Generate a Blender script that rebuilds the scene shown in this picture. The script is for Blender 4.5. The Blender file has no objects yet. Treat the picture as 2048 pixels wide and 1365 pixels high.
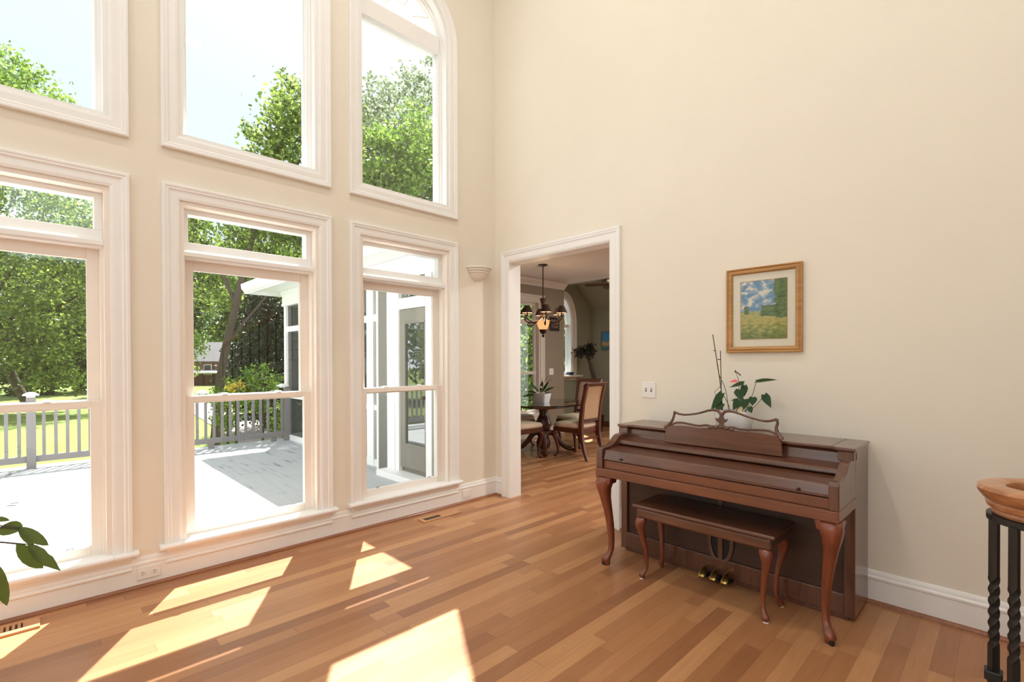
import bpy, bmesh, math, random
import numpy as np
from mathutils import Vector, Matrix
random.seed(7); rng = np.random.default_rng(11)
SC = bpy.context.scene; COL = SC.collection
PI = math.pi

# ------------------------------------------------------------ camera
CAMP = Vector((3.783, -3.4534, 1.40)); F = 977.12
yaw, pitch, roll = 0.7974, -0.0082, -0.0027
fw = Vector((-math.sin(yaw)*math.cos(pitch), math.cos(yaw)*math.cos(pitch), math.sin(pitch)))
r0 = fw.cross(Vector((0, 0, 1))).normalized(); u0 = r0.cross(fw)
rt = r0*math.cos(roll)+u0*math.sin(roll); up = -r0*math.sin(roll)+u0*math.cos(roll)
cd = bpy.data.cameras.new('camera'); cam = bpy.data.objects.new('camera', cd); COL.objects.link(cam)
cd.sensor_width = 36; cd.lens = F/2048*36; cd.shift_y = 47.17/2048; cd.clip_start = .02; cd.clip_end = 500
M3 = Matrix((rt, up, -fw)).transposed()
cam.matrix_world = Matrix.Translation(CAMP) @ M3.to_4x4()
SC.camera = cam
# ------------------------------------------------------------ sky, sun, exposure
SC.view_settings.view_transform = 'Standard'; SC.view_settings.look = 'None'
SC.view_settings.exposure = 0.27; SC.view_settings.gamma = 1; SC.view_settings.use_curve_mapping = False
SC.cycles.max_bounces = 10; SC.cycles.diffuse_bounces = 6; SC.cycles.transparent_max_bounces = 24
SC.cycles.glossy_bounces = 4; SC.cycles.sample_clamp_indirect = 6; SC.cycles.caustics_reflective = False
SC.cycles.caustics_refractive = False; SC.cycles.use_denoising = True
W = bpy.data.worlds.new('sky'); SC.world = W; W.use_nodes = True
nt = W.node_tree; nt.nodes.clear()
wo = nt.nodes.new('ShaderNodeOutputWorld'); bg = nt.nodes.new('ShaderNodeBackground')
# brightness follows the angle to the sun: pale blue around the sun side, brighter sky added on the unseen side as fill for the room
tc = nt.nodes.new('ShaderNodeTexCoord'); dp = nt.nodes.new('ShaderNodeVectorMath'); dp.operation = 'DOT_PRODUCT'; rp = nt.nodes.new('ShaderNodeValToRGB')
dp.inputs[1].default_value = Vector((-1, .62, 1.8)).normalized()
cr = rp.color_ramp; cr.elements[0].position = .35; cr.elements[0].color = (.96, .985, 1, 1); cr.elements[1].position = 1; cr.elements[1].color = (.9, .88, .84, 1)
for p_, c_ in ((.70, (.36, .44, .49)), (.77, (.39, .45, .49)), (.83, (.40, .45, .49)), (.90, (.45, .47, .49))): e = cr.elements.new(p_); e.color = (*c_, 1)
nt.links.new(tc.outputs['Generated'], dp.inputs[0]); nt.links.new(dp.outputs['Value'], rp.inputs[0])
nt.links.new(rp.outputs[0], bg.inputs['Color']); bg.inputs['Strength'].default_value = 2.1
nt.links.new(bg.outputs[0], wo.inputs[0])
sd = bpy.data.lights.new('sun', 'SUN'); sd.energy = 16.0; sd.angle = math.radians(.53); sd.color = (1, .965, .90)
sun = bpy.data.objects.new('sun', sd); COL.objects.link(sun)
sun.location = (-10, 6, 18); sun.rotation_euler = Vector((1, -.62, -1.8)).to_track_quat('-Z', 'Y').to_euler()
FILL = 0.2   # strength of the added ceiling fill lights

# ------------------------------------------------------------ helpers
def ground_pt(px, t, z=0.0):
    p = CAMP + t*(fw + rt*((px-1024)/F)); return Vector((p.x, p.y, z))
def world_mat(o):
    m = Matrix.LocRotScale(o.location, o.rotation_euler, o.scale)
    return world_mat(o.parent) @ m if o.parent else m
def obj(name, bm, mat, parent=None, world=True, bevel=0, smooth=False, kind=None, label=None, seg=2):
    if parent is not None and world: bm.transform(world_mat(parent).inverted())
    me = bpy.data.meshes.new(name); bm.normal_update(); bm.to_mesh(me); bm.free()
    o = bpy.data.objects.new(name, me); COL.objects.link(o)
    if mat is not None: me.materials.append(mat)
    if parent is not None: o.parent = parent
    if smooth:
        me.polygons.foreach_set('use_smooth', [True]*len(me.polygons))
        if smooth != 'all':
            try: me.set_sharp_from_angle(angle=math.radians(40))
            except Exception: pass
    if bevel:
        b = o.modifiers.new('bevel', 'BEVEL'); b.width = bevel; b.segments = seg; b.limit_method = 'ANGLE'; b.angle_limit = math.radians(35)
    if kind: o['kind'] = kind
    if label: o['label'] = label
    return o
def thing(name, label, cat, loc=(0, 0, 0), rz=0, group=None):
    o = bpy.data.objects.new(name, None); COL.objects.link(o); o.empty_display_size = .1
    o.location = loc; o.rotation_euler = (0, 0, rz); tag(o, label, cat, group); return o
def tag(o, label, cat, group=None):
    o['label'] = label; o['category'] = cat
    if group: o['group'] = group
    return o
def struct(name, bm, mat, parent=None, **k):
    return obj(name, bm, mat, parent, kind=None if parent else 'structure', **k)
def root_struct(name, loc=(0, 0, 0)):
    o = bpy.data.objects.new(name, None); COL.objects.link(o); o.location = loc; o['kind'] = 'structure'; o.empty_display_size = .1; return o
def dup(root, loc, rz, label=None):
    r = root.copy(); COL.objects.link(r); r.location = loc; r.rotation_euler = (0, 0, rz)
    if label: r['label'] = label
    for ch in list(root.children):
        c = ch.copy(); COL.objects.link(c); c.parent = r
        for g in list(ch.children):
            d = g.copy(); COL.objects.link(d); d.parent = c
    return r
def BM(): return bmesh.new()
def box(bm, x0, x1, y0, y1, z0, z1):
    v = [bm.verts.new(p) for p in ((x0,y0,z0),(x1,y0,z0),(x1,y1,z0),(x0,y1,z0),(x0,y0,z1),(x1,y0,z1),(x1,y1,z1),(x0,y1,z1))]
    for f in ((0,3,2,1),(4,5,6,7),(0,1,5,4),(1,2,6,5),(2,3,7,6),(3,0,4,7)): bm.faces.new([v[i] for i in f])
    return bm
def boxo(name, dims, mat, parent=None, **k): return obj(name, box(BM(), *dims), mat, parent, **k)
def prism(bm, pts, axis, a, b):
    """2-D polygon extruded along axis; pts are the two other coordinates in xyz order"""
    def P(p, h): return {'x': (h, p[0], p[1]), 'y': (p[0], h, p[1]), 'z': (p[0], p[1], h)}[axis]
    A = [bm.verts.new(P(p, a)) for p in pts]; Bv = [bm.verts.new(P(p, b)) for p in pts]; n = len(pts)
    bm.faces.new(A); bm.faces.new(Bv[::-1])
    for i in range(n): bm.faces.new((A[i], Bv[i], Bv[(i+1) % n], A[(i+1) % n])[::-1])
    bmesh.ops.recalc_face_normals(bm, faces=bm.faces[:]) if len(bm.faces) < 400 else None
    return bm
def loft(bm, rings, closed_ring=True, cap=True):
    R = [[bm.verts.new(p) for p in r] for r in rings]; n = len(R[0])
    for a, b in zip(R, R[1:]):
        for i in range(n if closed_ring else n-1):
            bm.faces.new((a[i], a[(i+1) % n], b[(i+1) % n], b[i]))
    if cap and closed_ring:
        bm.faces.new(R[0][::-1]); bm.faces.new(R[-1])
    return bm
def lathe(bm, prof, c=(0, 0, 0), n=20, a0=0, a1=2*PI):
    full = abs(a1-a0-2*PI) < 1e-6; m = n if full else n+1
    rings = []
    for r, z in prof:
        rings.append([(c[0]+max(r, 1e-4)*math.cos(a0+(a1-a0)*i/n), c[1]+max(r, 1e-4)*math.sin(a0+(a1-a0)*i/n), c[2]+z) for i in range(m)])
    loft(bm, rings, closed_ring=full, cap=False)
    bmesh.ops.recalc_face_normals(bm, faces=bm.faces[:])
    return bm
def smooth_path(pts, k=6):
    P = [Vector(p) for p in pts]
    if len(P) < 3: return P
    out = []
    for i in range(len(P)-1):
        p0 = P[max(i-1, 0)]; p1 = P[i]; p2 = P[i+1]; p3 = P[min(i+2, len(P)-1)]
        for j in range(k):
            t = j/k
            out.append(.5*((2*p1)+(p2-p0)*t+(2*p0-5*p1+4*p2-p3)*t*t+(3*p1-p0-3*p2+p3)*t**3))
    out.append(P[-1]); return out
def tube(bm, pts, r, n=8, k=0, flat=1.0, up_=(0, 0, 1)):
    """r: radius or list of radii (per input point)"""
    P = [Vector(p) for p in pts]
    R = r if isinstance(r, (list, tuple)) else [r]*len(P)
    if k:
        Q = smooth_path(P, k); L = len(Q)
        R = [R[min(int(i/k), len(R)-1)]*(1-(i % k)/k)+R[min(int(i/k)+1, len(R)-1)]*((i % k)/k) for i in range(L)]; P = Q
    rings = []
    prev = None
    for i, p in enumerate(P):
        t = (P[min(i+1, len(P)-1)]-P[max(i-1, 0)])
        t = t.normalized() if t.length > 1e-9 else Vector((0, 0, 1))
        if prev is None:
            a = Vector(up_)
            if abs(a.dot(t)) > .95: a = Vector((1, 0, 0)) if abs(t.x) < .9 else Vector((0, 1, 0))
            s = t.cross(a).normalized()
        else:
            s = (prev - t*prev.dot(t)); s = s.normalized() if s.length > 1e-6 else prev
        prev = s; b = s.cross(t)
        rings.append([p+(s*math.cos(2*PI*j/n)+b*math.sin(2*PI*j/n)*flat)*max(R[i], 1e-4) for j in range(n)])
    loft(bm, rings); return bm
def sweep(bm, path, closed, prof, mp):
    """path in 2-D (u,v); prof closed polygon of (outward offset, height); mp(u,v,h)->xyz; outward = right of travel"""
    n = len(path); P = [Vector((p[0], p[1])) for p in path]; nor = []
    for i in range(n):
        d1 = (P[i]-P[i-1]) if (closed or i > 0) else (P[1]-P[0])
        d2 = (P[(i+1) % n]-P[i]) if (closed or i < n-1) else (P[-1]-P[-2])
        n1 = Vector((d1.y, -d1.x)).normalized(); n2 = Vector((d2.y, -d2.x)).normalized()
        m = n1+n2; m = m/ max(m.dot(n1), .2); nor.append(m)
    rings = [[mp(P[i].x+nor[i].x*o, P[i].y+nor[i].y*o, h) for o, h in prof] for i in range(n)]
    if closed: rings.append(rings[0])
    R = [[bm.verts.new(p) for p in r] for r in (rings[:-1] if closed else rings)]
    if closed: R.append(R[0])
    m = len(prof)
    for a, b in zip(R, R[1:]):
        for i in range(m): bm.faces.new((a[i], a[(i+1) % m], b[(i+1) % m], b[i]))
    if not closed: bm.faces.new(R[0][::-1]); bm.faces.new(R[-1])
    bmesh.ops.recalc_face_normals(bm, faces=bm.faces[:])
    return bm
# ------------------------------------------------------------ materials
class NT:
    def __init__(s, name):
        s.m = bpy.data.materials.new(name); s.m.use_nodes = True; s.t = s.m.node_tree; s.t.nodes.clear()
        s.out = s.n('ShaderNodeOutputMaterial')
    def n(s, typ, **k):
        x = s.t.nodes.new(typ)
        for a, b in k.items(): setattr(x, a, b)
        return x
    def l(s, a, b): s.t.links.new(a, b)
    def math(s, op, a, b=None, c=None):
        x = s.n('ShaderNodeMath', operation=op)
        for i, v in enumerate((a, b, c)):
            if v is None: continue
            if isinstance(v, (int, float)): x.inputs[i].default_value = v
            else: s.l(v, x.inputs[i])
        return x.outputs[0]
    def bsdf(s, rough=.5, metal=0, coat=0, spec=.5):
        b = s.n('ShaderNodeBsdfPrincipled'); b.inputs['Roughness'].default_value = rough; b.inputs['Metallic'].default_value = metal
        b.inputs['Coat Weight'].default_value = coat; b.inputs['Coat Roughness'].default_value = .15; b.inputs['Specular IOR Level'].default_value = spec
        s.l(b.outputs[0], s.out.inputs[0]); return b
    def coord(s, scale=(1, 1, 1), rot=(0, 0, 0), kind='Object'):
        tc = s.n('ShaderNodeTexCoord'); mp = s.n('ShaderNodeMapping'); mp.inputs['Scale'].default_value = scale; mp.inputs['Rotation'].default_value = rot
        s.l(tc.outputs[kind], mp.inputs[0]); return mp.outputs[0]
    def noise(s, vec, scale=5, detail=4, rough=.55):
        x = s.n('ShaderNodeTexNoise'); x.inputs['Scale'].default_value = scale; x.inputs['Detail'].default_value = detail; x.inputs['Roughness'].default_value = rough
        if vec is not None: s.l(vec, x.inputs['Vector'])
        return x.outputs['Fac']
    def ramp(s, fac, stops):
        x = s.n('ShaderNodeValToRGB'); cr = x.color_ramp
        cr.elements[0].position = stops[0][0]; cr.elements[0].color = (*stops[0][1], 1)
        cr.elements[1].position = stops[-1][0]; cr.elements[1].color = (*stops[-1][1], 1)
        for p, c in stops[1:-1]: e = cr.elements.new(p); e.color = (*c, 1)
        s.l(fac, x.inputs[0]); return x.outputs[0]
    def bump(s, h, b, strength=.2, dist=.01):
        x = s.n('ShaderNodeBump'); x.inputs['Strength'].default_value = strength; x.inputs['Distance'].default_value = dist
        s.l(h, x.inputs['Height']); s.l(x.outputs[0], b.inputs['Normal'])
def S(r, g, b): # sRGB 0-255 to linear
    f = lambda c: (c/255/12.92) if c <= 10 else (((c/255)+.055)/1.055)**2.4
    return (f(r), f(g), f(b))
def mul(c, k): return tuple(min(1, x*k) for x in c)
def mat(name, c, rough=.5, metal=0, var=.06, scale=8, stretch=(1, 1, 1), bump=0, coat=0, spec=.5):
    t = NT(name); b = t.bsdf(rough, metal, coat, spec); f = t.noise(t.coord(stretch), scale)
    t.l(t.ramp(f, [(.3, mul(c, 1-var)), (.7, mul(c, 1+var))]), b.inputs['Base Color'])
    if bump: t.bump(f, b, bump)
    return t.m
def wood(name, dark, light, axis='x', rough=.32, coat=.3, scale=3.0, spec=.5):
    st = {'x': (1.2, 14, 14), 'y': (14, 1.2, 14), 'z': (14, 14, 1.2)}[axis]
    t = NT(name); b = t.bsdf(rough, 0, coat, spec); v = t.coord(st)
    f = t.noise(v, scale, 6, .6); g = t.noise(t.coord((1, 1, 1)), 2.5, 2)
    h = t.math('ADD', t.math('MULTIPLY', f, .7), t.math('MULTIPLY', g, .3))
    t.l(t.ramp(h, [(.32, dark), (.5, tuple((a+c)/2 for a, c in zip(dark, light))), (.68, light)]), b.inputs['Base Color'])
    t.bump(f, b, .05, .004); return t.m
def emit(name, c, s):
    t = NT(name); e = t.n('ShaderNodeEmission'); e.inputs[0].default_value = (*c, 1); e.inputs[1].default_value = s; t.l(e.outputs[0], t.out.inputs[0]); return t.m
def glass(name, tint=(1, 1, 1), refl=1.0, f0=.052):
    t = NT(name); tr = t.n('ShaderNodeBsdfTransparent'); tr.inputs[0].default_value = (*tint, 1)
    gl = t.n('ShaderNodeBsdfGlossy'); gl.inputs['Roughness'].default_value = .0
    lw = t.n('ShaderNodeLayerWeight'); mx = t.n('ShaderNodeMixShader')
    p = t.math('POWER', lw.outputs['Facing'], 5.0); p.node.inputs[0].default_value = 0
    k = t.math('MULTIPLY', t.math('ADD', t.math('MULTIPLY', p, 1-f0), f0), refl)
    t.l(k, mx.inputs[0]); t.l(tr.outputs[0], mx.inputs[1]); t.l(gl.outputs[0], mx.inputs[2]); t.l(mx.outputs[0], t.out.inputs[0]); return t.m
def leafmat(name, c1, c2, trans=.45, rough=.45):
    t = NT(name); g = t.n('ShaderNodeNewGeometry'); col = t.ramp(g.outputs['Random Per Island'], [(0, c1), (.55, tuple(.68*p+.32*q for p, q in zip(c1, c2))), (1, mul(c2, 1.15))])
    b = t.n('ShaderNodeBsdfPrincipled'); b.inputs['Roughness'].default_value = rough; b.inputs['Specular IOR Level'].default_value = .35
    tl = t.n('ShaderNodeBsdfTranslucent'); mx = t.n('ShaderNodeMixShader'); mx.inputs[0].default_value = trans
    t.l(col, b.inputs['Base Color']); t.l(col, tl.inputs[0]); t.l(b.outputs[0], mx.inputs[1]); t.l(tl.outputs[0], mx.inputs[2]); t.l(mx.outputs[0], t.out.inputs[0]); return t.m
def oak_floor(name):
    t = NT(name); b = t.bsdf(.36, 0, .12, .45)
    tcn = t.n('ShaderNodeTexCoord'); s = t.n('ShaderNodeSeparateXYZ'); t.l(tcn.outputs['Object'], s.inputs[0])
    w = .082; row = t.math('FLOOR', t.math('DIVIDE', s.outputs['X'], w))
    wn = t.n('ShaderNodeTexWhiteNoise', noise_dimensions='1D'); t.l(row, wn.inputs['W'])
    yy = t.math('DIVIDE', t.math('ADD', s.outputs['Y'], t.math('MULTIPLY', wn.outputs['Value'], 7.3)), 1.0)
    colm = t.math('FLOOR', yy)
    cb = t.n('ShaderNodeCombineXYZ'); t.l(row, cb.inputs[0]); t.l(colm, cb.inputs[1])
    w2 = t.n('ShaderNodeTexWhiteNoise', noise_dimensions='2D'); t.l(cb.outputs[0], w2.inputs['Vector'])
    # grain: stretched noise, shifted per board
    va = t.n('ShaderNodeVectorMath', operation='ADD'); vm = t.n('ShaderNodeVectorMath', operation='SCALE'); vm.inputs['Scale'].default_value = 9.0
    t.l(w2.outputs['Color'], vm.inputs[0]); t.l(tcn.outputs['Object'], va.inputs[0]); t.l(vm.outputs[0], va.inputs[1])
    mp = t.n('ShaderNodeMapping'); mp.inputs['Scale'].default_value = (22, 1.5, 22); t.l(va.outputs[0], mp.inputs[0])
    gr = t.noise(mp.outputs[0], 2.2, 5, .6)
    f = t.math('ADD', t.math('MULTIPLY', w2.outputs['Value'], .62), t.math('MULTIPLY', gr, .38))
    base = t.ramp(f, [(.12, S(140, 92, 61)), (.4, S(163, 112, 75)), (.62, S(175, 124, 84)), (.9, S(198, 148, 103))])
    # joints between the boards
    fx = t.math('FRACT', t.math('DIVIDE', s.outputs['X'], w)); fy = t.math('FRACT', yy)
    jx = t.math('LESS_THAN', t.math('MINIMUM', fx, t.math('SUBTRACT', 1.0, fx)), .012)
    jy = t.math('LESS_THAN', t.math('MINIMUM', fy, t.math('SUBTRACT', 1.0, fy)), .0018)
    j = t.math('MULTIPLY', t.math('MAXIMUM', jx, jy), .45)
    mx = t.n('ShaderNodeMix', data_type='RGBA'); t.l(j, mx.inputs['Factor']); t.l(base, mx.inputs[6]); mx.inputs[7].default_value = (*S(96, 58, 36), 1)
    t.l(mx.outputs[2], b.inputs['Base Color']); t.bump(gr, b, .03, .002); return t.m

M = {}
M['wall'] = mat('cream_wall_paint', (.80, .752, .66), .75, var=.012, scale=3, spec=.2)
M['ceil'] = mat('ceiling_paint', (.85, .83, .79), .8, var=.01, spec=.2)
M['trim'] = mat('white_trim_paint', (.85, .85, .845), .38, var=.01, spec=.4)
M['sash'] = mat('cream_sash_vinyl', (.86, .80, .74), .42, var=.01, spec=.4)
M['floor'] = oak_floor('oak_strip_floor')
M['shoe'] = wood('oak_shoe_moulding', S(120, 72, 48), S(160, 105, 72), 'y', .4, .1)
M['glass'] = glass('window_glass', (.98, .995, .985))
M['walnut'] = wood('dark_walnut', S(70, 41, 29), S(110, 68, 49), 'x', .28, .6)
M['walnut_v'] = wood('dark_walnut_upright', S(70, 41, 29), S(108, 67, 48), 'z', .3, .6)
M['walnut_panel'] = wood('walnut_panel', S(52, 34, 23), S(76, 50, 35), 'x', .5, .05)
M['cherry'] = wood('reddish_walnut_rail', S(96, 56, 39), S(128, 78, 54), 'x', .3, .35)
M['cherry_leg'] = wood('reddish_carved_leg', S(92, 44, 28), S(142, 76, 50), 'z', .3, .35)
M['black'] = mat('black_opening', (.008, .007, .006), .6, var=.1)
M['brass'] = mat('worn_brass', S(200, 170, 95), .3, 1, var=.1)
M['iron'] = mat('black_wrought_iron', (.012, .012, .012), .4, var=.1)
M['bronze'] = mat('dark_bronze', S(62, 44, 36), .4, .5, var=.15)
M['porc'] = mat('white_glazed_ceramic', (.84, .84, .85), .2, var=.02, coat=.4)
M['plate'] = mat('white_plastic', (.80, .79, .78), .4, var=.01)
M['slot'] = mat('dark_slot', (.05, .045, .04), .6)
M['plaster'] = mat('white_plaster', (.83, .79, .74), .7, var=.02)
M['gold'] = wood('gilt_frame', S(150, 105, 55), S(198, 152, 92), 'x', .35, .1)
M['gold_v'] = wood('gilt_frame_upright', S(150, 105, 55), S(190, 145, 88), 'z', .35, .1)
M['matb'] = mat('cream_mat_board', S(238, 228, 214), .8, var=.01)
M['newel'] = wood('oak_volute', S(146, 90, 56), S(204, 148, 104), 'x', .28, .4)
M['soil'] = mat('potting_soil', (.03, .022, .015), .9, var=.4, scale=60, bump=.6)
M['leaf_dark'] = leafmat('dark_glossy_leaf', S(30, 62, 26), S(58, 96, 40), .18, .3)
M['leaf_fg'] = leafmat('backlit_plant_leaf', S(78, 100, 48), S(140, 152, 62), .55, .35)
M['stem'] = mat('green_stem', S(70, 88, 48), .5, var=.2)
M['stake'] = mat('brown_stake', S(62, 48, 38), .6, var=.2)
M['twig'] = mat('tan_twig', S(160, 128, 98), .6, var=.15)
M['pink'] = mat('pink_flower', S(226, 92, 98), .4, var=.1)
M['tag'] = mat('plant_tag', S(226, 208, 160), .5, var=.05)
M['tan_wood'] = wood('oak_register', S(176, 124, 84), S(206, 154, 108), 'y', .4, .1)
# outside
def deck_mat():
    t = NT('white_weathered_deck'); b = t.bsdf(.7, spec=.2)
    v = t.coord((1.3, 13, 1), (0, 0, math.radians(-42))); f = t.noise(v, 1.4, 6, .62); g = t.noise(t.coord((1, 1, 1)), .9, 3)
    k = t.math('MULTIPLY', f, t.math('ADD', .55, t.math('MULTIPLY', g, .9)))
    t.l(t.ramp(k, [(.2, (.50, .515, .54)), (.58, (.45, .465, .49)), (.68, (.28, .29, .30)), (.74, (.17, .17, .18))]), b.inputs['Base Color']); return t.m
def lawn_mat():
    t = NT('mown_grass'); b = t.bsdf(.9, spec=.1)
    f = t.noise(t.coord((.12, .5, 1), (0, 0, .5)), 1.2, 4); g = t.noise(t.coord((1, 1, 1)), 14, 3)
    k = t.math('ADD', t.math('MULTIPLY', f, .75), t.math('MULTIPLY', g, .25))
    t.l(t.ramp(k, [(.3, (.12, .175, .045)), (.5, (.17, .22, .065)), (.7, (.22, .255, .095))]), b.inputs['Base Color']); return t.m
def brick_mat():
    t = NT('red_brick'); b = t.bsdf(.85, spec=.2); x = t.n('ShaderNodeTexBrick'); x.inputs['Scale'].default_value = 4
    x.inputs['Color1'].default_value = (*S(120, 78, 66), 1); x.inputs['Color2'].default_value = (*S(98, 62, 54), 1); x.inputs['Mortar'].default_value = (*S(150, 138, 128), 1)
    t.l(t.coord(rot=(PI/2, 0, 0)), x.inputs['Vector']); t.l(x.outputs[0], b.inputs['Base Color']); return t.m
M['deck'] = deck_mat(); M['lawn'] = lawn_mat(); M['brick'] = brick_mat()
M['railpaint'] = mat('grey_rail_paint', S(128, 125, 128), .6, var=.04)
M['extwhite'] = mat('white_exterior_trim', (.84, .84, .85), .5, var=.01)
M['siding'] = mat('grey_siding', S(116, 114, 107), .6, var=.03)
M['doorgrey'] = mat('grey_door_paint', S(124, 121, 112), .5, var=.02)
M['roofg'] = mat('grey_shingles', S(92, 90, 93), .9, var=.15, scale=20)
M['path'] = mat('pale_concrete_path', S(136, 129, 124), .9, var=.05)
M['bark'] = mat('tree_bark', S(66, 56, 46), .9, var=.35, scale=6, stretch=(6, 6, 1), bump=.6)
M['tree_a'] = leafmat('tree_leaf_mid', (.05, .10, .018), (.34, .44, .09), .55)
M['tree_b'] = leafmat('tree_leaf_dark', (.022, .05, .014), (.17, .25, .06), .45)
M['tree_c'] = leafmat('tree_leaf_light', (.10, .19, .03), (.32, .44, .09), .55)
M['tree_e'] = leafmat('tree_leaf_deep_shade', (.008, .016, .007), (.022, .036, .014), .15)  # near-black leaf colour stands in for deep shade inside the foliage
M['tree_d'] = leafmat('tree_leaf_silver', (.12, .17, .08), (.36, .42, .26), .45)
M['yellow'] = leafmat('yellow_bloom', (.6, .45, .05), (.8, .6, .1), .3)
def screen_mat():
    t = NT('insect_screen'); tr = t.n('ShaderNodeBsdfTransparent'); d = t.n('ShaderNodeBsdfDiffuse'); d.inputs[0].default_value = (.08, .085, .08, 1)
    mx = t.n('ShaderNodeMixShader'); mx.inputs[0].default_value = .48; t.l(tr.outputs[0], mx.inputs[1]); t.l(d.outputs[0], mx.inputs[2]); t.l(mx.outputs[0], t.out.inputs[0]); return t.m
M['screen'] = screen_mat()
# dining room
M['taupe'] = mat('taupe_wall_paint', S(150, 138, 122), .8, var=.015, scale=3, spec=.2)
M['olive'] = mat('olive_grey_wall_paint', S(140, 138, 120), .8, var=.015, scale=3, spec=.2)
M['dceil'] = mat('dining_ceiling_paint', S(208, 200, 194), .85, var=.01, spec=.1)
M['dtrim'] = mat('dining_trim_paint', S(214, 204, 194), .45, var=.01)
M['mahog'] = wood('mahogany', S(58, 26, 16), S(104, 52, 34), 'z', .3, .3)
M['fabric'] = mat('cream_upholstery', S(216, 192, 172), .9, var=.04, scale=40, bump=.1, spec=.1)
M['fabric_tan'] = mat('tan_chair_back_cloth', S(178, 150, 122), .9, var=.04, scale=40, bump=.1, spec=.1)
M['tglass'] = glass('green_tint_table_glass', (.72, .86, .80), 1.6, .06)
M['shade'] = mat('brown_lamp_shade', S(60, 40, 32), .7, var=.1)
M['bowl'] = emit('lit_amber_glass', (1.0, .44, .17), 1.0)
M['bulbshine'] = emit('lit_shade_lining', (1.0, .55, .28), 1.6)
M['diffuse_glow'] = emit('kitchen_fill_glow', (1, .94, .84), 4)
M['blue'] = mat('dark_blue_glaze', S(30, 48, 82), .4, var=.1)

# ------------------------------------------------------------ structure: main room
CW = [-1.06, -2.319, -3.585, -4.844]; HW = .462; XO = -.18
ZS, ZT, ZU, ZA, ZC = .235, 2.452, 2.855, 4.42, 6.0
bm = BM(); edges = [.15]
def wrect(y0, y1, z0, z1): box(bm, XO, 0, y0, y1, z0, z1)
prev = .15
for c in CW:
    wrect(c+HW, prev, 0, ZC); prev = c-HW
    wrect(c-HW, c+HW, 0, ZS-.031); wrect(c-HW, c+HW, ZT, ZU)
    N = 24
    for i in range(N):
        a, b_ = PI*i/N, PI*(i+1)/N
        ya, yb = c+HW*math.cos(a), c+HW*math.cos(b_)
        prism(bm, [(yb, ZA+HW*math.sin(b_)), (ya, ZA+HW*math.sin(a)), (ya, ZC), (yb, ZC)], 'x', XO, 0)
wrect(-9, prev, 0, ZC)
bmesh.ops.recalc_face_normals(bm, faces=bm.faces[:])
struct('wall_left', bm, M['wall'])
DX0, DX1, DZ = .20, 1.435, 2.405
bm = BM()
box(bm, 0, DX0, 0, .15, 0, ZC); box(bm, DX1, 4.15, 0, .15, 0, ZC); box(bm, DX0, DX1, 0, .15, DZ, ZC)
struct('wall_right', bm, M['wall'])
boxo('wall_stairwell', (4.15, 6.35, 3.0, 3.15, 0, ZC), M['wall'], kind='structure')
boxo('wall_stairwell_side', (4.0, 4.15, .15, 3.0, 0, ZC), M['wall'], kind='structure')
def holed_wall(name, axis, a, b, u0_, u1_, z1, holes, m_):
    """wall between a and b on its thin axis, u0..u1 along it, with rectangular (u0,u1,z0,z1) holes in u order"""
    bm = BM(); put = (lambda p, q, r_, s_2: box(bm, a, b, p, q, r_, s_2)) if axis == 'x' else (lambda p, q, r_, s_2: box(bm, p, q, a, b, r_, s_2))
    pv = u0_
    for (p, q, r_, s_2) in holes: put(pv, p, 0, z1); put(p, q, 0, r_); put(p, q, s_2, z1); pv = q
    put(pv, u1_, 0, z1); return struct(name, bm, m_)
HB = [(-8.2, -6.6, 2.9, 5.4), (-6.0, -4.4, 2.9, 5.4), (-3.8, -2.2, 2.9, 5.4)]; HF = [(.5, 2.0, .5, 5.2), (2.4, 3.9, .5, 5.2), (4.3, 5.8, .5, 5.2)]
holed_wall('wall_back', 'x', 6.2, 6.35, -9, 3.0, ZC, HB, M['wall']); holed_wall('wall_front', 'y', -9.15, -9, XO, 6.35, ZC, HF, M['wall'])
boxo('ceiling', (XO, 6.35, -9.15, 3.15, ZC, ZC+.12), M['ceil'], kind='structure')
bm = BM(); box(bm, XO-.01, 6.35, -9.15, .15, -.12, 0); box(bm, XO-.01, 6.35, .15, 3.15, -.12, 0); struct('floor', bm, M['floor'])
bm = BM(); box(bm, -2.45, XO-.01, .15, 3.15, -.12, 0); box(bm, -2.75, 4.15, 3.15, 5.28, -.12, 0); struct('floor_dining', bm, M['floor'])

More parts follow.
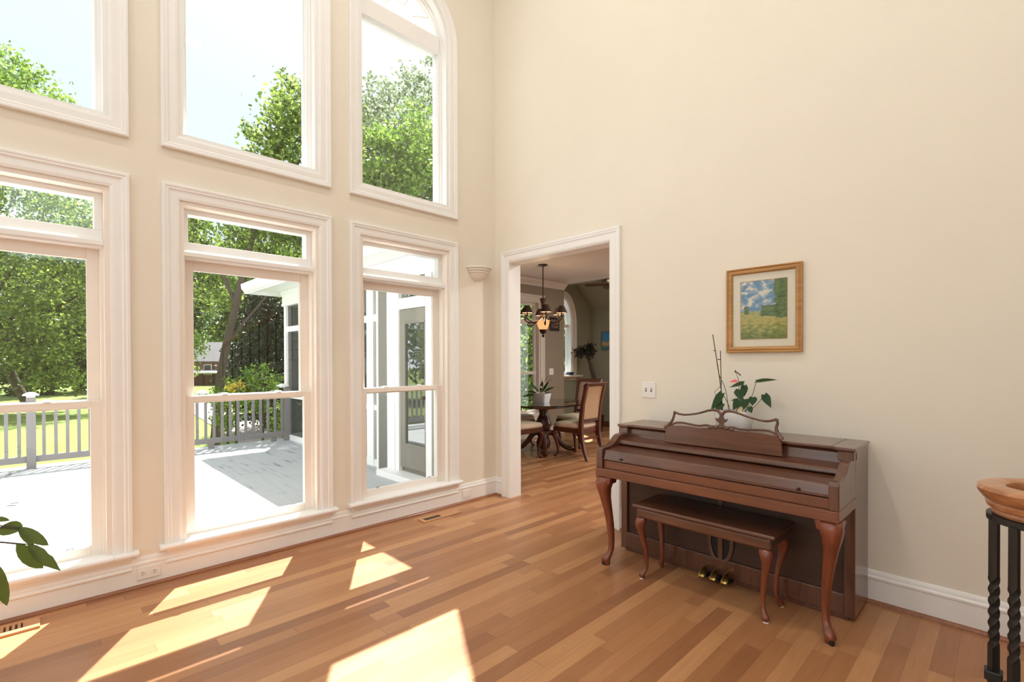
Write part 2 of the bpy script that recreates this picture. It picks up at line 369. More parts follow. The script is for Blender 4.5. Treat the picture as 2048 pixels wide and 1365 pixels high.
# casing profile: (outward from the opening, proud of the wall)
CASP = [(-.004, 0), (-.004, .014), (.012, .018), (.05, .018), (.056, .026), (.068, .026), (.074, .030), (.086, .030), (.09, .024), (.09, 0)]
def mpW(u, v, h): return (h, u, v)      # window wall
def mpP(u, v, h): return (u, -h, v)     # piano wall
def window_low(i, c):
    w = root_struct('window_%d' % i, (0, c, ZS))
    y0, y1 = c-HW, c+HW
    # outward = right of travel: go down the +y side, so travel order is (y1 bottom -> ...) reversed
    obj('casing', sweep(BM(), [(y0, ZS), (y0, ZT), (y1, ZT), (y1, ZS)][::-1], False, CASP, mpW), M['trim'], w, bevel=.002)
    bm = BM(); T = .03
    box(bm, XO, 0, y0, y0+T, ZS, ZT); box(bm, XO, 0, y1-T, y1, ZS, ZT); box(bm, XO, 0, y0+T, y1-T, ZT-T, ZT)
    box(bm, XO-.05, -.121, y0+T, y1-T, ZS-.03, ZS+.012)
    obj('jamb', bm, M['sash'], w)
    bm = BM(); box(bm, XO, -.045, y0+T, y1-T, 2.085, 2.14); box(bm, XO, -.03, y0+T, y1-T, 2.098, 2.126)
    obj('mullion', bm, M['trim'], w, bevel=.003)
    # transom light
    bm = BM(); a, b_ = y0+T, y1-T
    box(bm, XO+.01, -.085, a, b_, 2.14, 2.20); box(bm, XO+.01, -.085, a, b_, 2.388, ZT-T)
    box(bm, XO+.01, -.085, a, a+.04, 2.20, 2.388); box(bm, XO+.01, -.085, b_-.04, b_, 2.20, 2.388)
    tr = obj('transom_frame', bm, M['trim'], w, bevel=.003)
    boxo('transom_pane', (-.137, -.133, a+.04, b_-.04, 2.20, 2.388), M['glass'], tr)
    # sashes
    def sash(name, x0, x1, a, b_, z0, z1, st, rb, rtp, xg):
        bm = BM()
        box(bm, x0, x1, a, a+st, z0, z1); box(bm, x0, x1, b_-st, b_, z0, z1)
        box(bm, x0, x1, a+st, b_-st, z0, z0+rb); box(bm, x0, x1, a+st, b_-st, z1-rtp, z1)
        s_ = obj(name, bm, M['sash'], w, bevel=.003)
        boxo('pane', (xg-.002, xg+.002, a+st, b_-st, z0+rb, z1-rtp), M['glass'], s_); return s_
    sash('upper_sash', -.165, -.125, y0+.045, y1-.045, 1.115, 2.087, .06, .05, .067, -.145)
    bm = BM(); box(bm, XO-.02, -.05, y0+T, y0+.046, ZS, 2.086); box(bm, XO-.02, -.05, y1-.046, y1-T, ZS, 2.086); obj('sash_track', bm, M['sash'], w)
    ls = sash('lower_sash', -.115, -.075, y0+.045, y1-.045, ZS-.003, 1.165, .051, .057, .038, -.095)
    for s_ in (-.18, .18): 
        bm = BM(); lathe(bm, [(.028, 0), (.028, .006), (.02, .013), (.002, .015)], (-.10, c+s_, 1.165), 14)
        obj('sash_lock', bm, M['trim'], ls, smooth=True)
    for s_ in (-.27, .27):
        bm = BM(); tube(bm, [(-.075, c+s_-.012, .292), (-.066, c+s_-.012, .303), (-.066, c+s_+.012, .303), (-.075, c+s_+.012, .292)], .0022, 6)
        obj('sash_lift', bm, M['slot'], ls)
    bm = BM(); prism(bm, [(-.12, ZS-.012), (.045, ZS-.03), (.056, ZS-.026), (.06, ZS-.014), (.056, ZS-.003), (.045, ZS), (-.12, ZS)], 'y', 0, 1)
    bm.free(); bm = BM()
    prof = [(-.12, ZS-.03), (.045, ZS-.03), (.056, ZS-.026), (.06, ZS-.014), (.056, ZS-.003), (.045, ZS), (-.12, ZS)]
    # the stool runs through the opening; its horns stand in front of the wall
    prism(bm, [(x, z) for x, z in prof], 'y', c-HW+.001, c+HW-.001)
    hp = [(max(x, .0005), z) for x, z in prof[1:6]]; hp = [(.0005, ZS-.03)]+hp+[(.0005, ZS)]
    prism(bm, hp, 'y', c-.58, c-HW); prism(bm, hp, 'y', c+HW, c+.58)
    obj('stool', bm, M['trim'], w)
    ap = [(0.0, .113), (.020, .113), (.026, .118), (.026, .126), (.016, .134), (.014, .165), (.022, .182), (.036, .190), (.038, .205), (0, .205)]
    bm = BM(); prism(bm, ap, 'y', c-.545, c+.545); obj('apron', bm, M['trim'], w)
    return w
def arch_path(c, hw, zb, zc, n=24, dr=0.0):
    p = [(c+hw, zb)]+[(c+hw*math.cos(PI*k/n), zc+hw*math.sin(PI*k/n)) for k in range(n+1)]+[(c-hw, zb)]
    return p
def window_up(i, c):
    w = root_struct('window_%d' % i, (0, c, ZU)); T = .03
    # travel with the outside on the right-hand side (clockwise seen from inside)
    pth = arch_path(c, HW, ZU, ZA)
    obj('casing', sweep(BM(), pth, True, CASP, mpW), M['trim'], w, bevel=.002)
    jp = [(-T, XO-.03), (-T, 0), (0, 0), (0, XO-.03)]
    obj('jamb', sweep(BM(), pth, True, jp, mpW), M['trim'], w, smooth=True)
    fp = [(-.068, XO+.01), (-.068, -.10), (-.058, -.085), (-.045, -.085), (-.045, -.07), (-.03, -.07), (-.03, XO+.01)]
    fr = obj('frame', sweep(BM(), pth, True, fp, mpW), M['trim'], w, smooth=True)
    boxo('transom_bar', (XO+.01, -.07, c-HW+.068, c+HW-.068, 4.345, 4.50), M['trim'], w, bevel=.004)
    g = HW-.068
    boxo('pane', (-.122, -.118, c-g, c+g, ZU+.068, 4.345), M['glass'], fr)
    bm = BM(); prism(bm, [(c-math.sqrt(g*g-.0064), 4.5)]+[(c+g*math.cos(PI*k/20), ZA+g*math.sin(PI*k/20)) for k in range(19, 0, -1) if ZA+g*math.sin(PI*k/20) > 4.5]+[(c+math.sqrt(g*g-.0064), 4.5)], 'x', -.122, -.118)
    obj('fan_pane', bm, M['glass'], fr)
    bm = BM(); r1 = .165
    arc = [(-.12, c+r1*math.cos(PI*k/16), 4.5+r1*1.0*math.sin(PI*k/16)) for k in range(17)]
    tube(bm, arc, .007, 6)
    for a in (36, 72, 108, 144):
        a = math.radians(a); q = g*1.0
        tube(bm, [(-.12, c+r1*math.cos(a), 4.5+r1*math.sin(a)), (-.12, c+q*math.cos(a)*.98, ZA+.06+(q-.06)*math.sin(a)*.98)], .007, 6)
    obj('fan_muntins', bm, M['trim'], w)
    return w
for i, c in enumerate(CW): window_low(i+1, c)
for i, c in enumerate(CW): window_up(i+5, c)

for k, (a, b_, c_, e_) in enumerate(HB+HF):  # unseen windows added behind the camera to let more skylight in
    isb = k < 3; w = root_struct('window_%d' % (11+k), (6.27, a, c_) if isb else (a, -9.07, c_)); bm = BM()
    for p, q, r_, t_ in ((a, a+.07, c_, e_), (b_-.07, b_, c_, e_), (a+.07, b_-.07, c_, c_+.07), (a+.07, b_-.07, e_-.07, e_), (a+.07, b_-.07, (c_+e_)/2-.03, (c_+e_)/2+.03)):
        box(bm, 6.22, 6.32, p, q, r_, t_) if isb else box(bm, p, q, -9.12, -9.02, r_, t_)
    obj('sash', bm, M['trim'], w)
    boxo('pane', (6.268, 6.272, a+.07, b_-.07, c_+.07, e_-.07) if isb else (a+.07, b_-.07, -9.072, -9.068, c_+.07, e_-.07), M['glass'], w)
# baseboards
BBP = [(0, 0), (.016, 0), (.016, .135), (.020, .14), (.020, .15), (.013, .158), (.011, .172), (.006, .184), (0, .186)]
bm = BM(); prism(bm, [(x, z) for x, z in BBP], 'y', -9, -.016); struct('baseboard_left', bm, M['trim'])
bm = BM(); prism(bm, [(-x, z) for x, z in BBP], 'x', 1.536, 4.15); struct('baseboard_right', bm, M['trim'])
bm = BM(); prism(bm, [(-x, z) for x, z in BBP], 'x', .0, .114); struct('baseboard_corner', bm, M['trim'])
SHP = [(.016, 0), (.036, 0), (.034, .009), (.028, .016), (.016, .02)]
bm = BM(); prism(bm, SHP, 'y', -9, -.036); struct('trim_1', bm, M['shoe'])
bm = BM(); prism(bm, [(-x, z) for x, z in SHP], 'x', 1.536, 4.15); struct('trim_2', bm, M['shoe'])
bm = BM(); prism(bm, [(-x, z) for x, z in SHP], 'x', .0, .114); struct('trim_3', bm, M['shoe'])
# cased opening to the dining room
d = root_struct('door_1', (.82, 0, 0))
DCP = [(o*1.12, h) for o, h in CASP]
obj('casing', sweep(BM(), [(DX0+.012, 0), (DX0+.012, DZ), (DX1-.0, DZ), (DX1-.0, 0)][::-1], False, DCP, mpP), M['trim'], d, bevel=.002)
bm = BM(); box(bm, DX0, DX0+.014, -.004, .155, 0, DZ); box(bm, DX1-.014, DX1, -.004, .155, 0, DZ); box(bm, DX0, DX1, -.004, .155, DZ-.014, DZ)
obj('jamb', bm, M['trim'], d)

# fill lights added on the tall room's ceiling, unseen above the frame
for k, (x, y) in enumerate([(1.6, -1.8), (4.2, -1.8), (1.6, -5.0), (4.2, -5.0)]):
    names = ['over the piano', 'over the stairs', 'over the back left of the room', 'over the back right of the room']
    t = thing('ceiling_fill_light', 'added round ceiling fill light ' + names[k], 'ceiling light', (x, y, ZC), 0, 'added ceiling fill lights')
    bm = BM(); lathe(bm, [(.09, -.003), (.12, -.004), (.125, 0), (.09, 0)], (x, y, ZC), 24); obj('trim_ring', bm, M['trim'], t)
    bm = BM(); lathe(bm, [(.0, -.002), (.09, -.002)], (x, y, ZC), 24); obj('diffuser', bm, emit('ceiling_fill_glow', (1, .94, .84), 4), t)
    ld = bpy.data.lights.new('ceiling_fill', 'AREA'); ld.shape = 'DISK'; ld.size = .24; ld.energy = 120*FILL; ld.color = (1, .95, .88)
    lo = bpy.data.objects.new('lamp', ld); COL.objects.link(lo); lo.parent = t; lo.location = (0, 0, -.02)

# ------------------------------------------------------------ piano
def cabriole(bm, x, y, ztop, dx, dy, s=1.0, knee=.05, foot=.026, block=None):
    """carved leg: centre line runs from the top block out to a knee, in to an ankle and out to a scroll toe"""
    n = 12; rings = []
    # (z fraction, outward offset, half width)
    secs = [(1.0, .0, .9*knee), (.965, .004, 1.0*knee), (.92, .010, .98*knee), (.85, .012, .80*knee), (.76, .006, .62*knee), (.62, -.006, .50*knee), (.45, -.018, .42*knee),
            (.28, -.024, .35*knee), (.17, -.022, .33*knee), (.12, -.014, .38*knee), (.085, -.002, .50*knee), (.05, .004, .50*knee), (.02, .0, .40*knee), (.0, -.002, .34*knee)]
    for zf, off, hw in secs:
        cx, cy = x+dx*off*s*1.4, y+dy*off*s*1.4; r = []
        for k in range(n):
            a = 2*PI*k/n+PI/4; sq = 1/max(abs(math.cos(a)), abs(math.sin(a)))
            q = hw*s*(.35*sq+.65)
            r.append((cx+q*math.cos(a), cy+q*math.sin(a), ztop*zf))
        rings.append(r)
    loft(bm, rings); bmesh.ops.recalc_face_normals(bm, faces=bm.faces[:]); return bm
piano = thing('spinet_piano', 'dark walnut upright spinet piano with closed lid against the cream wall', 'piano', (2.49, -.2, 0))
PX0, PX1 = 1.765, 3.207
bm = BM()
box(bm, PX0, PX0+.052, -.36, -.035, .02, .915); box(bm, PX1-.052, PX1, -.36, -.035, .02, .915)
box(bm, PX0+.05, PX1-.05, -.06, -.036, .03, .915)
box(bm, PX0+.05, PX1-.05, -.36, -.06, .03, .14); box(bm, PX0+.05, PX1-.05, -.355, -.06, .60, .62)
box(bm, PX0+.03, PX1-.03, -.345, -.06, 0, .03)
obj('case', bm, M['walnut_v'], piano, bevel=.004)
bm = BM(); box(bm, PX0+.05, 2.455, -.342, -.325, .135, .61); box(bm, 2.52, PX1-.05, -.342, -.325, .135, .61); box(bm, 2.45, 2.525, -.342, -.327, .135, .61)
obj('lower_panel', bm, M['walnut_panel'], piano, bevel=.002)
bm = BM(); box(bm, 2.478, 2.508, -.352, -.34, .14, .61)
obj('centre_stile', bm, M['walnut_v'], piano, bevel=.003)
# lyre-shaped sound opening with a bar down the middle
bm = BM(); ring = [(2.493+.078*math.cos(a), .245+.135*math.sin(a)) for a in [2*PI*k/28 for k in range(28)]]
sweep(bm, ring, True, [(-.018, -.345), (-.018, -.356), (-.004, -.360), (.004, -.358), (.006, -.345)], lambda u, v, h: (u, h, v))
obj('sound_opening_ring', bm, M['walnut_v'], piano, smooth=True)
bm = BM(); prism(bm, [(2.493+.062*math.cos(2*PI*k/28), .245+.118*math.sin(2*PI*k/28)) for k in range(28)], 'y', -.3455, -.338)
obj('sound_opening', bm, M['black'], piano)
boxo('sound_opening_bar', (2.478, 2.508, -.357, -.344, .12, .37), M['walnut_v'], piano, bevel=.003)
# pedals
boxo('pedal_plate', (2.40, 2.585, -.363, -.352, .03, .135), M['walnut_v'], piano, bevel=.002)
for k, px in enumerate((2.418, 2.489, 2.560)):
    bm = BM(); tube(bm, [(px, -.35, .085), (px, -.385, .083), (px, -.42, .074), (px, -.455, .05), (px, -.468, .038)], [.012, .012, .017, .021, .016], 10, 3, .28)
    pd = obj('pedal', bm, M['brass'], piano, smooth=True)
    boxo('pedal_base', (px-.019, px+.019, -.425, -.352, .02, .045), M['iron'], pd, bevel=.004)
# key bed, slip, lid, shelf
boxo('key_bed', (1.79, PX1, -.712, -.35, .612, .668), M['cherry'], piano, bevel=.005)
boxo('key_slip', (1.845, 3.165, -.690, -.60, .668, .722), M['cherry'], piano, bevel=.004)
bm = BM(); prism(bm, [(-.695, .726), (-.694, .742), (-.683, .783), (-.676, .789), (-.50, .800), (-.42, .802), (-.42, .726)], 'x', 1.845, 3.165)
fb = obj('fallboard', bm, M['walnut'], piano, bevel=.004)
for kx in (1.985, 3.03):
    bm = BM(); lathe(bm, [(.001, 0), (.008, .003), (.009, .009), (.005, .014), (.004, .02)], (0, 0, 0), 12); bm.transform(Matrix.Translation((kx, -.709, .746)) @ Matrix.Rotation(-PI/2, 4, 'X'))
    obj('lid_knob', bm, M['bronze'], fb, smooth=True)
bm = BM(); prism(bm, [(-.502, .806), (-.508, .815), (-.504, .828), (-.494, .836), (-.42, .845), (-.30, .85), (-.30, .806)], 'x', 1.835, 3.172)
obj('key_shelf', bm, M['walnut'], piano, bevel=.003)
bm = BM(); prism(bm, [(-.365, .84), (-.358, .90), (-.34, .915), (-.10, .915), (-.10, .84)], 'x', 1.80, 3.17)
obj('upper_panel', bm, M['walnut'], piano, bevel=.003)
# cheeks with an S-curved top
chk = [(-.708, .668), (-.708, .795), (-.70, .806), (-.64, .808), (-.59, .815), (-.55, .833), (-.52, .855), (-.495, .870), (-.46, .876), (-.40, .872), (-.36, .875), (-.35, .668)]
for a, b_ in ((1.793, 1.843), (3.162, 3.207)):
    bm = BM(); prism(bm, chk, 'x', a, b_); obj('cheek', bm, M['walnut_v'], piano, bevel=.005)
for a, b_ in ((PX0, PX0+.075), (PX1-.075, PX1)):
    boxo('corner_post', (a, b_, -.392, -.33, .86, .914), M['walnut_v'], piano, bevel=.006)
bm = BM(); prism(bm, [(PX0-.006, -.03), (PX0-.006, -.40), (PX0+.075, -.40), (PX0+.11, -.375), (PX1-.11, -.375), (PX1-.075, -.40), (PX1+.006, -.40), (PX1+.006, -.03)], 'z', .914, .934)
ld_ = obj('lid', bm, M['walnut'], piano, bevel=.006, seg=3)
boxo('lid_end_strip', (PX1-.105, PX1-.102, -.37, -.035, .934, .9346), M['black'], ld_)
for side, dx in ((1.842, -1), (3.158, 1)):
    bm = BM(); cabriole(bm, side, -.655, .612, dx*.7, -.7, 1.0, .054)
    lg = obj('leg', bm, M['cherry_leg'], piano, smooth='all')
    bm = BM(); prism(bm, [(side-.05*1, .56), (side+.05, .56), (side+.062, .612), (side-.062, .612)], 'y', -.70, -.61)
    obj('leg_bracket', bm, M['cherry_leg'], lg, bevel=.008)
    bm = BM(); lathe(bm, [(.001, 0), (.012, 0), (.013, .01), (.012, .028), (.001, .03)], (side+dx*.012, -.672, 0), 10)
    obj('caster', bm, M['iron'], lg, smooth=True)
# carved music desk
yd = -.42
md = obj('music_desk', prism(BM(), [(2.15, .85), (2.873, .85), (2.868, .955), (2.83, .965), (2.76, .972), (2.66, .972), (2.60, .975), (2.585, .99), (2.55, .995), (2.528, 1.0), (2.505, .995), (2.47, .99), (2.45, .975), (2.39, .968), (2.28, .972), (2.20, .965), (2.158, .952)], 'y', yd-.008, yd+.008), M['walnut'], piano, bevel=.003)
def fret(pts, r, k=6):
    bm = BM(); tube(bm, [(x, yd, z) for x, z in pts], r, 8, k, .8, (0, 1, 0)); return obj('fretwork', bm, M['walnut'], md, smooth='all')
fret([(2.218, 1.056), (2.25, 1.046), (2.302, 1.044), (2.382, 1.060), (2.440, 1.080), (2.480, 1.088), (2.507, 1.082), (2.526, 1.06), (2.532, 1.03)], [.008, .007, .006, .006, .007, .008, .009, .010, .012])
fret([(2.524, 1.03), (2.532, 1.06), (2.548, 1.080), (2.575, 1.087), (2.618, 1.081), (2.688, 1.060), (2.756, 1.046), (2.80, 1.046), (2.843, 1.060)], [.012, .010, .009, .008, .007, .006, .006, .007, .008])
fret([(2.218, 1.060), (2.214, 1.03), (2.20, .995), (2.175, .965), (2.15, .945)], [.008, .008, .009, .012, .016])
fret([(2.843, 1.062), (2.846, 1.035), (2.840, 1.01), (2.848, .98), (2.870, .945)], [.008, .008, .009, .012, .016])
fret([(2.19, .962), (2.225, .984), (2.27, .990), (2.312, .986), (2.382, .980), (2.43, .988), (2.47, .984)], .0065)
fret([(2.845, .962), (2.82, .984), (2.779, .991), (2.711, .986), (2.642, .983), (2.60, .99), (2.56, .986)], .0065)
bm = BM(); prism(bm, [(2.512, .995), (2.517, 1.008), (2.498, 1.022), (2.490, 1.040), (2.508, 1.033), (2.516, 1.045), (2.520, 1.07), (2.536, 1.07), (2.541, 1.045), (2.549, 1.033), (2.567, 1.040), (2.559, 1.022), (2.540, 1.008), (2.545, .995)], 'y', yd-.008, yd+.008)
obj('carved_vase', bm, M['walnut'], md, bevel=.003)
for k in range(5):
    bm = BM(); bmesh.ops.create_icosphere(bm, subdivisions=2, radius=.016); bm.transform(Matrix.Translation((2.462+.033*k, yd-.006, .985-abs(k-2)*.004)) @ Matrix.Diagonal((1, .5, .75, 1)))
    obj('carved_leaf', bm, M['walnut'], md, smooth='all')
boxo('desk_hinge', (2.345, 2.39, yd+.006, -.37, .934, .95), M['black'], md)

# bench
bench = thing('piano_bench', 'dark walnut piano bench with curved legs tucked under the keyboard', 'bench', (2.5, -.52, 0))
bm = BM(); box(bm, 2.075, 2.925, -.715, -.372, .455, .478); obj('lid', bm, M['walnut'], bench, bevel=.009, seg=3)
bm = BM(); box(bm, 2.10, 2.90, -.70, -.388, .392, .455); obj('apron', bm, M['walnut'], bench, bevel=.012, seg=3)
for x, dx in ((2.13, -1), (2.868, 1)):
    for y, dy in ((-.675, -1), (-.435, 1)):
        bm = BM(); cabriole(bm, x, y, .394, dx*.7, dy*.7, .8, .042)
        lg = obj('leg', bm, M['cherry_leg'], bench, smooth='all')
        bm = BM(); lathe(bm, [(.001, 0), (.015, 0), (.014, .004), (.001, .0045)], (x+dx*.002, y+dy*.002, 0), 10); obj('glide', bm, M['plate'], lg)

# ------------------------------------------------------------ picture
pic = thing('framed_picture', 'gilt framed landscape picture with wide cream mat hanging above the piano', 'picture', (2.63, 0, 1.735))
ax0, ax1, az0, az1 = 2.432, 2.828, 1.486, 1.982
FP = [(-.004, 0), (-.004, .014), (.004, .022), (.014, .024), (.022, .019), (.030, .026), (.036, .024), (.036, 0)]
obj('frame', sweep(BM(), [(ax1, az0), (ax1, az1), (ax0, az1), (ax0, az0)], True, FP, mpP), M['gold'], pic, bevel=.001)
boxo('mat_board', (ax0, ax1, -.006, -.002, az0, az1), M['matb'], pic)
def art_mat():
    t = NT('painted_landscape'); b = t.bsdf(.7, spec=.2); tcn = t.n('ShaderNodeTexCoord'); s = t.n('ShaderNodeSeparateXYZ'); t.l(tcn.outputs['Generated'], s.inputs[0])
    n1 = t.noise(t.coord((16, 16, 22)), 1.0, 6, .75); n2 = t.noise(t.coord((30, 30, 60)), 1.0, 3)
    n3 = t.noise(t.coord((14, 14, 22), (0, .3, 0)), 1.1, 2)
    z = t.math('ADD', s.outputs['Z'], t.math('MULTIPLY', t.math('SUBTRACT', n1, .5), .10))
    sky = t.ramp(n3, [(.44, S(104, 146, 188)), (.54, S(158, 180, 204)), (.60, S(232, 224, 212))])
    field = t.ramp(t.math('ADD', t.math('MULTIPLY', n2, .6), t.math('MULTIPLY', z, .8)), [(.25, S(92, 108, 52)), (.42, S(140, 150, 84)), (.55, S(196, 178, 102)), (.72, S(150, 164, 120))])
    tree = t.ramp(n2, [(.3, S(56, 86, 58)), (.7, S(116, 142, 92))])
    def mix(f, a, c):
        m = t.n('ShaderNodeMix', data_type='RGBA'); t.l(f, m.inputs['Factor']); t.l(a, m.inputs[6]); t.l(c, m.inputs[7]); return m.outputs[2]
    ground = t.math('LESS_THAN', z, .48); c1 = mix(ground, sky, field)
    xx = t.math('ADD', s.outputs['X'], t.math('MULTIPLY', t.math('SUBTRACT', n1, .5), .35))
    big = t.math('MULTIPLY', t.math('GREATER_THAN', xx, .74), t.math('GREATER_THAN', z, .34))
    mid = t.math('MULTIPLY', t.math('GREATER_THAN', xx, .46), t.math('MULTIPLY', t.math('GREATER_THAN', z, .38), t.math('LESS_THAN', z, t.math('ADD', .46, t.math('MULTIPLY', n1, .22)))))
    sm = t.math('MULTIPLY', t.math('LESS_THAN', t.math('ABSOLUTE', t.math('SUBTRACT', xx, .12)), .05), t.math('MULTIPLY', t.math('GREATER_THAN', z, .42), t.math('LESS_THAN', z, .56)))
    t.l(mix(t.math('MAXIMUM', t.math('MAXIMUM', big, mid), sm), c1, tree), b.inputs['Base Color']); return t.m
boxo('painting', (2.489, 2.773, -.0075, -.006, 1.541, 1.926), art_mat(), pic)
bm = BM(); sweep(bm, [(2.773, 1.541), (2.773, 1.926), (2.489, 1.926), (2.489, 1.541)], True, [(0, .006), (0, .008), (.004, .008), (.004, .006)], mpP); obj('mat_bevel', bm, M['gold'], pic)
boxo('glazing', (ax0, ax1, -.0125, -.0115, az0, az1), M['glass'], pic)

# ------------------------------------------------------------ wall fittings
sw = thing('light_switch', 'white double toggle light switch plate on the cream wall left of the piano', 'light switch', (1.787, 0, 1.166))
boxo('plate', (1.727, 1.847, -.007, 0, 1.105, 1.229), M['plate'], sw, bevel=.003)
for x in (1.764, 1.81):
    tg = boxo('toggle_slot', (x-.006, x+.006, -.0085, -.006, 1.153, 1.181), M['slot'], sw)
    bm = BM(); prism(bm, [(-.006, 1.160), (-.020, 1.172), (-.020, 1.178), (-.006, 1.174)], 'x', x-.0045, x+.0045); obj('toggle', bm, M['plate'], tg, bevel=.001)
ot = thing('power_outlet', 'white sideways duplex power outlet on the baseboard between two windows', 'power outlet', (.016, -2.953, .085))
boxo('plate', (.016, .023, -3.012, -2.895, .049, .123), M['plate'], ot, bevel=.002)
for y in (-2.985, -2.925):
    r_ = boxo('receptacle', (.022, .025, y-.017, y+.017, .072, .100), M['plate'], ot, bevel=.003)
    bm = BM(); box(bm, .0248, .0254, y-.008, y+.004, .091, .094); box(bm, .0248, .0254, y-.008, y+.003, .079, .082); box(bm, .0248, .0254, y+.008, y+.012, .084, .088); obj('slots', bm, M['slot'], r_)
bp_ = thing('blank_cover_plate', 'plain white blank cover plate on the baseboard near the doorway', 'cover plate', (.016, -.405, .08))
boxo('plate', (.016, .022, -.462, -.348, .042, .122), M['plate'], bp_, bevel=.003); boxo('inner_panel', (.0215, .0235, -.445, -.365, .056, .108), M['plate'], bp_, bevel=.001)
sc = thing('wall_sconce', 'white plaster half bowl wall sconce between window and doorway', 'wall sconce', (0, -.245, 2.27))
prof = [(.018, -.068), (.050, -.057), (.080, -.034), (.097, -.006), (.100, .004), (.114, .006), (.119, .012), (.117, .020), (.108, .024), (.126, .027), (.133, .034), (.131, .042), (.122, .046), (.140, .050), (.145, .058), (.143, .066), (.130, .066), (.118, .045), (.09, .0)]
bm = BM(); lathe(bm, prof, (.001, -.245, 2.27), 24, -PI/2, PI/2); obj('bowl', bm, M['plaster'], sc, smooth=True)
boxo('back_plate', (0, .006, -.30, -.19, 2.215, 2.33), M['plaster'], sc)
# floor registers
fr_ = thing('floor_register', 'oak floor register with black open grille under the right window', 'floor register', (.188, -.86, 0))
x0, x1, y0, y1 = .132, .245, -1.06, -.655
bm = BM(); box(bm, x0+.025, x1-.025, y0, y0+.035, 0, .008); box(bm, x0+.025, x1-.025, -.855, y1, 0, .008); box(bm, x0, x0+.025, y0, y1, 0, .008); box(bm, x1-.025, x1, y0, y1, 0, .008); obj('frame', bm, M['tan_wood'], fr_, bevel=.002)
boxo('opening', (x0+.02, x1-.02, y0+.03, -.85, 0, .002), M['slot'], fr_)
f2 = thing('floor_register', 'sunlit oak floor register with narrow slots under the left window', 'floor register', (.15, -3.62, 0))
x0, x1, y0, y1 = .085, .215, -3.80, -3.445
bm = BM(); box(bm, x0, x0+.02, y0, y1, 0, .012); box(bm, x1-.04, x1, y0, y1, 0, .012); box(bm, x0+.02, x1-.04, y1-.065, y1, 0, .012); box(bm, x0+.02, x1-.04, y0, y0+.03, 0, .012)
k = y0+.03
while k < y1-.07: box(bm, x0+.02, x1-.04, k+.004, k+.016, 0, .011); k += .0215
obj('grille', bm, M['tan_wood'], f2); boxo('opening', (x0+.01, x1-.02, y0+.02, y1-.05, 0, .002), M['slot'], f2)

# ------------------------------------------------------------ plants
def leaf(bm, base, tip, width, droop=0, n=7, fold=.18, shape='heart', nrm=None):
    b, t = Vector(base), Vector(tip); d = t-b; L = d.length; d.normalize()
    nn = Vector(nrm) if nrm is not None else Vector((0, -1, .35)); nn = (nn-d*nn.dot(d)).normalized(); s = d.cross(nn)
    prof = {'heart': [(0, .55), (.08, .85), (.25, 1.0), (.45, .85), (.65, .58), (.85, .24), (1, .0)],
            'oval': [(0, .08), (.12, .55), (.3, .9), (.5, 1.0), (.7, .85), (.87, .5), (1, .0)],
            'lobed': [(0, .1), (.15, .7), (.35, 1.0), (.5, .82), (.62, .9), (.8, .5), (1, .0)]}[shape]
    mid, lf, rg = [], [], []
    for f, w in prof:
        c = b+d*(L*f)-nn*(droop*L*f*f); q = width*.5*w
        back = d*(-.10*L if shape == 'heart' and f == 0 else 0)
        mid.append(bm.verts.new(c)); lf.append(bm.verts.new(c+s*q+nn*(fold*q)+back)); rg.append(bm.verts.new(c-s*q+nn*(fold*q)+back))
    for i in range(len(prof)-1):
        bm.faces.new((mid[i], mid[i+1], lf[i+1], lf[i])); bm.faces.new((mid[i], rg[i], rg[i+1], mid[i+1]))
    return bm
pp = thing('potted_anthurium', 'white planter of glossy heart leaves and one pink flower on the piano', 'potted plant', (2.515, -.19, .934))
def rrect(cx, cy, hx, hy, r, z, n=5):
    o = []
    for (sx_, sy_, a0) in ((1, 1, 0), (-1, 1, PI/2), (-1, -1, PI), (1, -1, 1.5*PI)):
        for k in range(n+1):
            a = a0+PI/2*k/n; o.append((cx+sx_*(hx-r)+r*math.cos(a), cy+sy_*(hy-r)+r*math.sin(a), z))
    return o
bm = BM(); cx, cy = 2.512, -.19
loft(bm, [rrect(cx, cy, .085, .05, .04, .934), rrect(cx, cy, .102, .06, .045, .955), rrect(cx, cy, .113, .068, .05, 1.02), rrect(cx, cy, .118, .071, .05, 1.066), rrect(cx, cy, .118, .071, .05, 1.072), rrect(cx, cy, .112, .065, .046, 1.072), rrect(cx, cy, .108, .062, .044, 1.055)])
pot = obj('planter', bm, M['porc'], pp, smooth=True)
bm = BM(); loft(bm, [rrect(cx, cy, .109, .063, .044, 1.05), rrect(cx, cy, .107, .061, .043, 1.062)]); obj('soil', bm, M['soil'], pp)
def P_(x, z, dy=0): return (x, -.19+dy, z)
LV = [((2.645, 1.262), (2.775, 1.278), .055, .00, (0, -.5, 1), .02), ((2.690, 1.180), (2.734, 1.100), .052, .05, (.2, -1, .2), .03), ((2.562, 1.210), (2.572, 1.142), .072, .02, None, -.03), ((2.578, 1.250), (2.492, 1.222), .055, .03, (0, -.6, 1), -.01),
      ((2.462, 1.182), (2.392, 1.055), .062, -.03, (-.3, -1, .2), -.06), ((2.470, 1.118), (2.420, 1.062), .05, .02, None, -.07), ((2.568, 1.142), (2.530, 1.078), .06, .05, None, -.05), ((2.602, 1.150), (2.600, 1.085), .06, .04, None, -.05),
      ((2.642, 1.164), (2.645, 1.112), .052, .05, (.3, -1, .3), -.03), ((2.632, 1.105), (2.652, 1.068), .038, .04, None, -.06), ((2.578, 1.235), (2.585, 1.165), .045, .05, (.4, -1, 0), 0), ((2.53, 1.14), (2.49, 1.135), .03, .08, (0, -.6, 1), .02)]
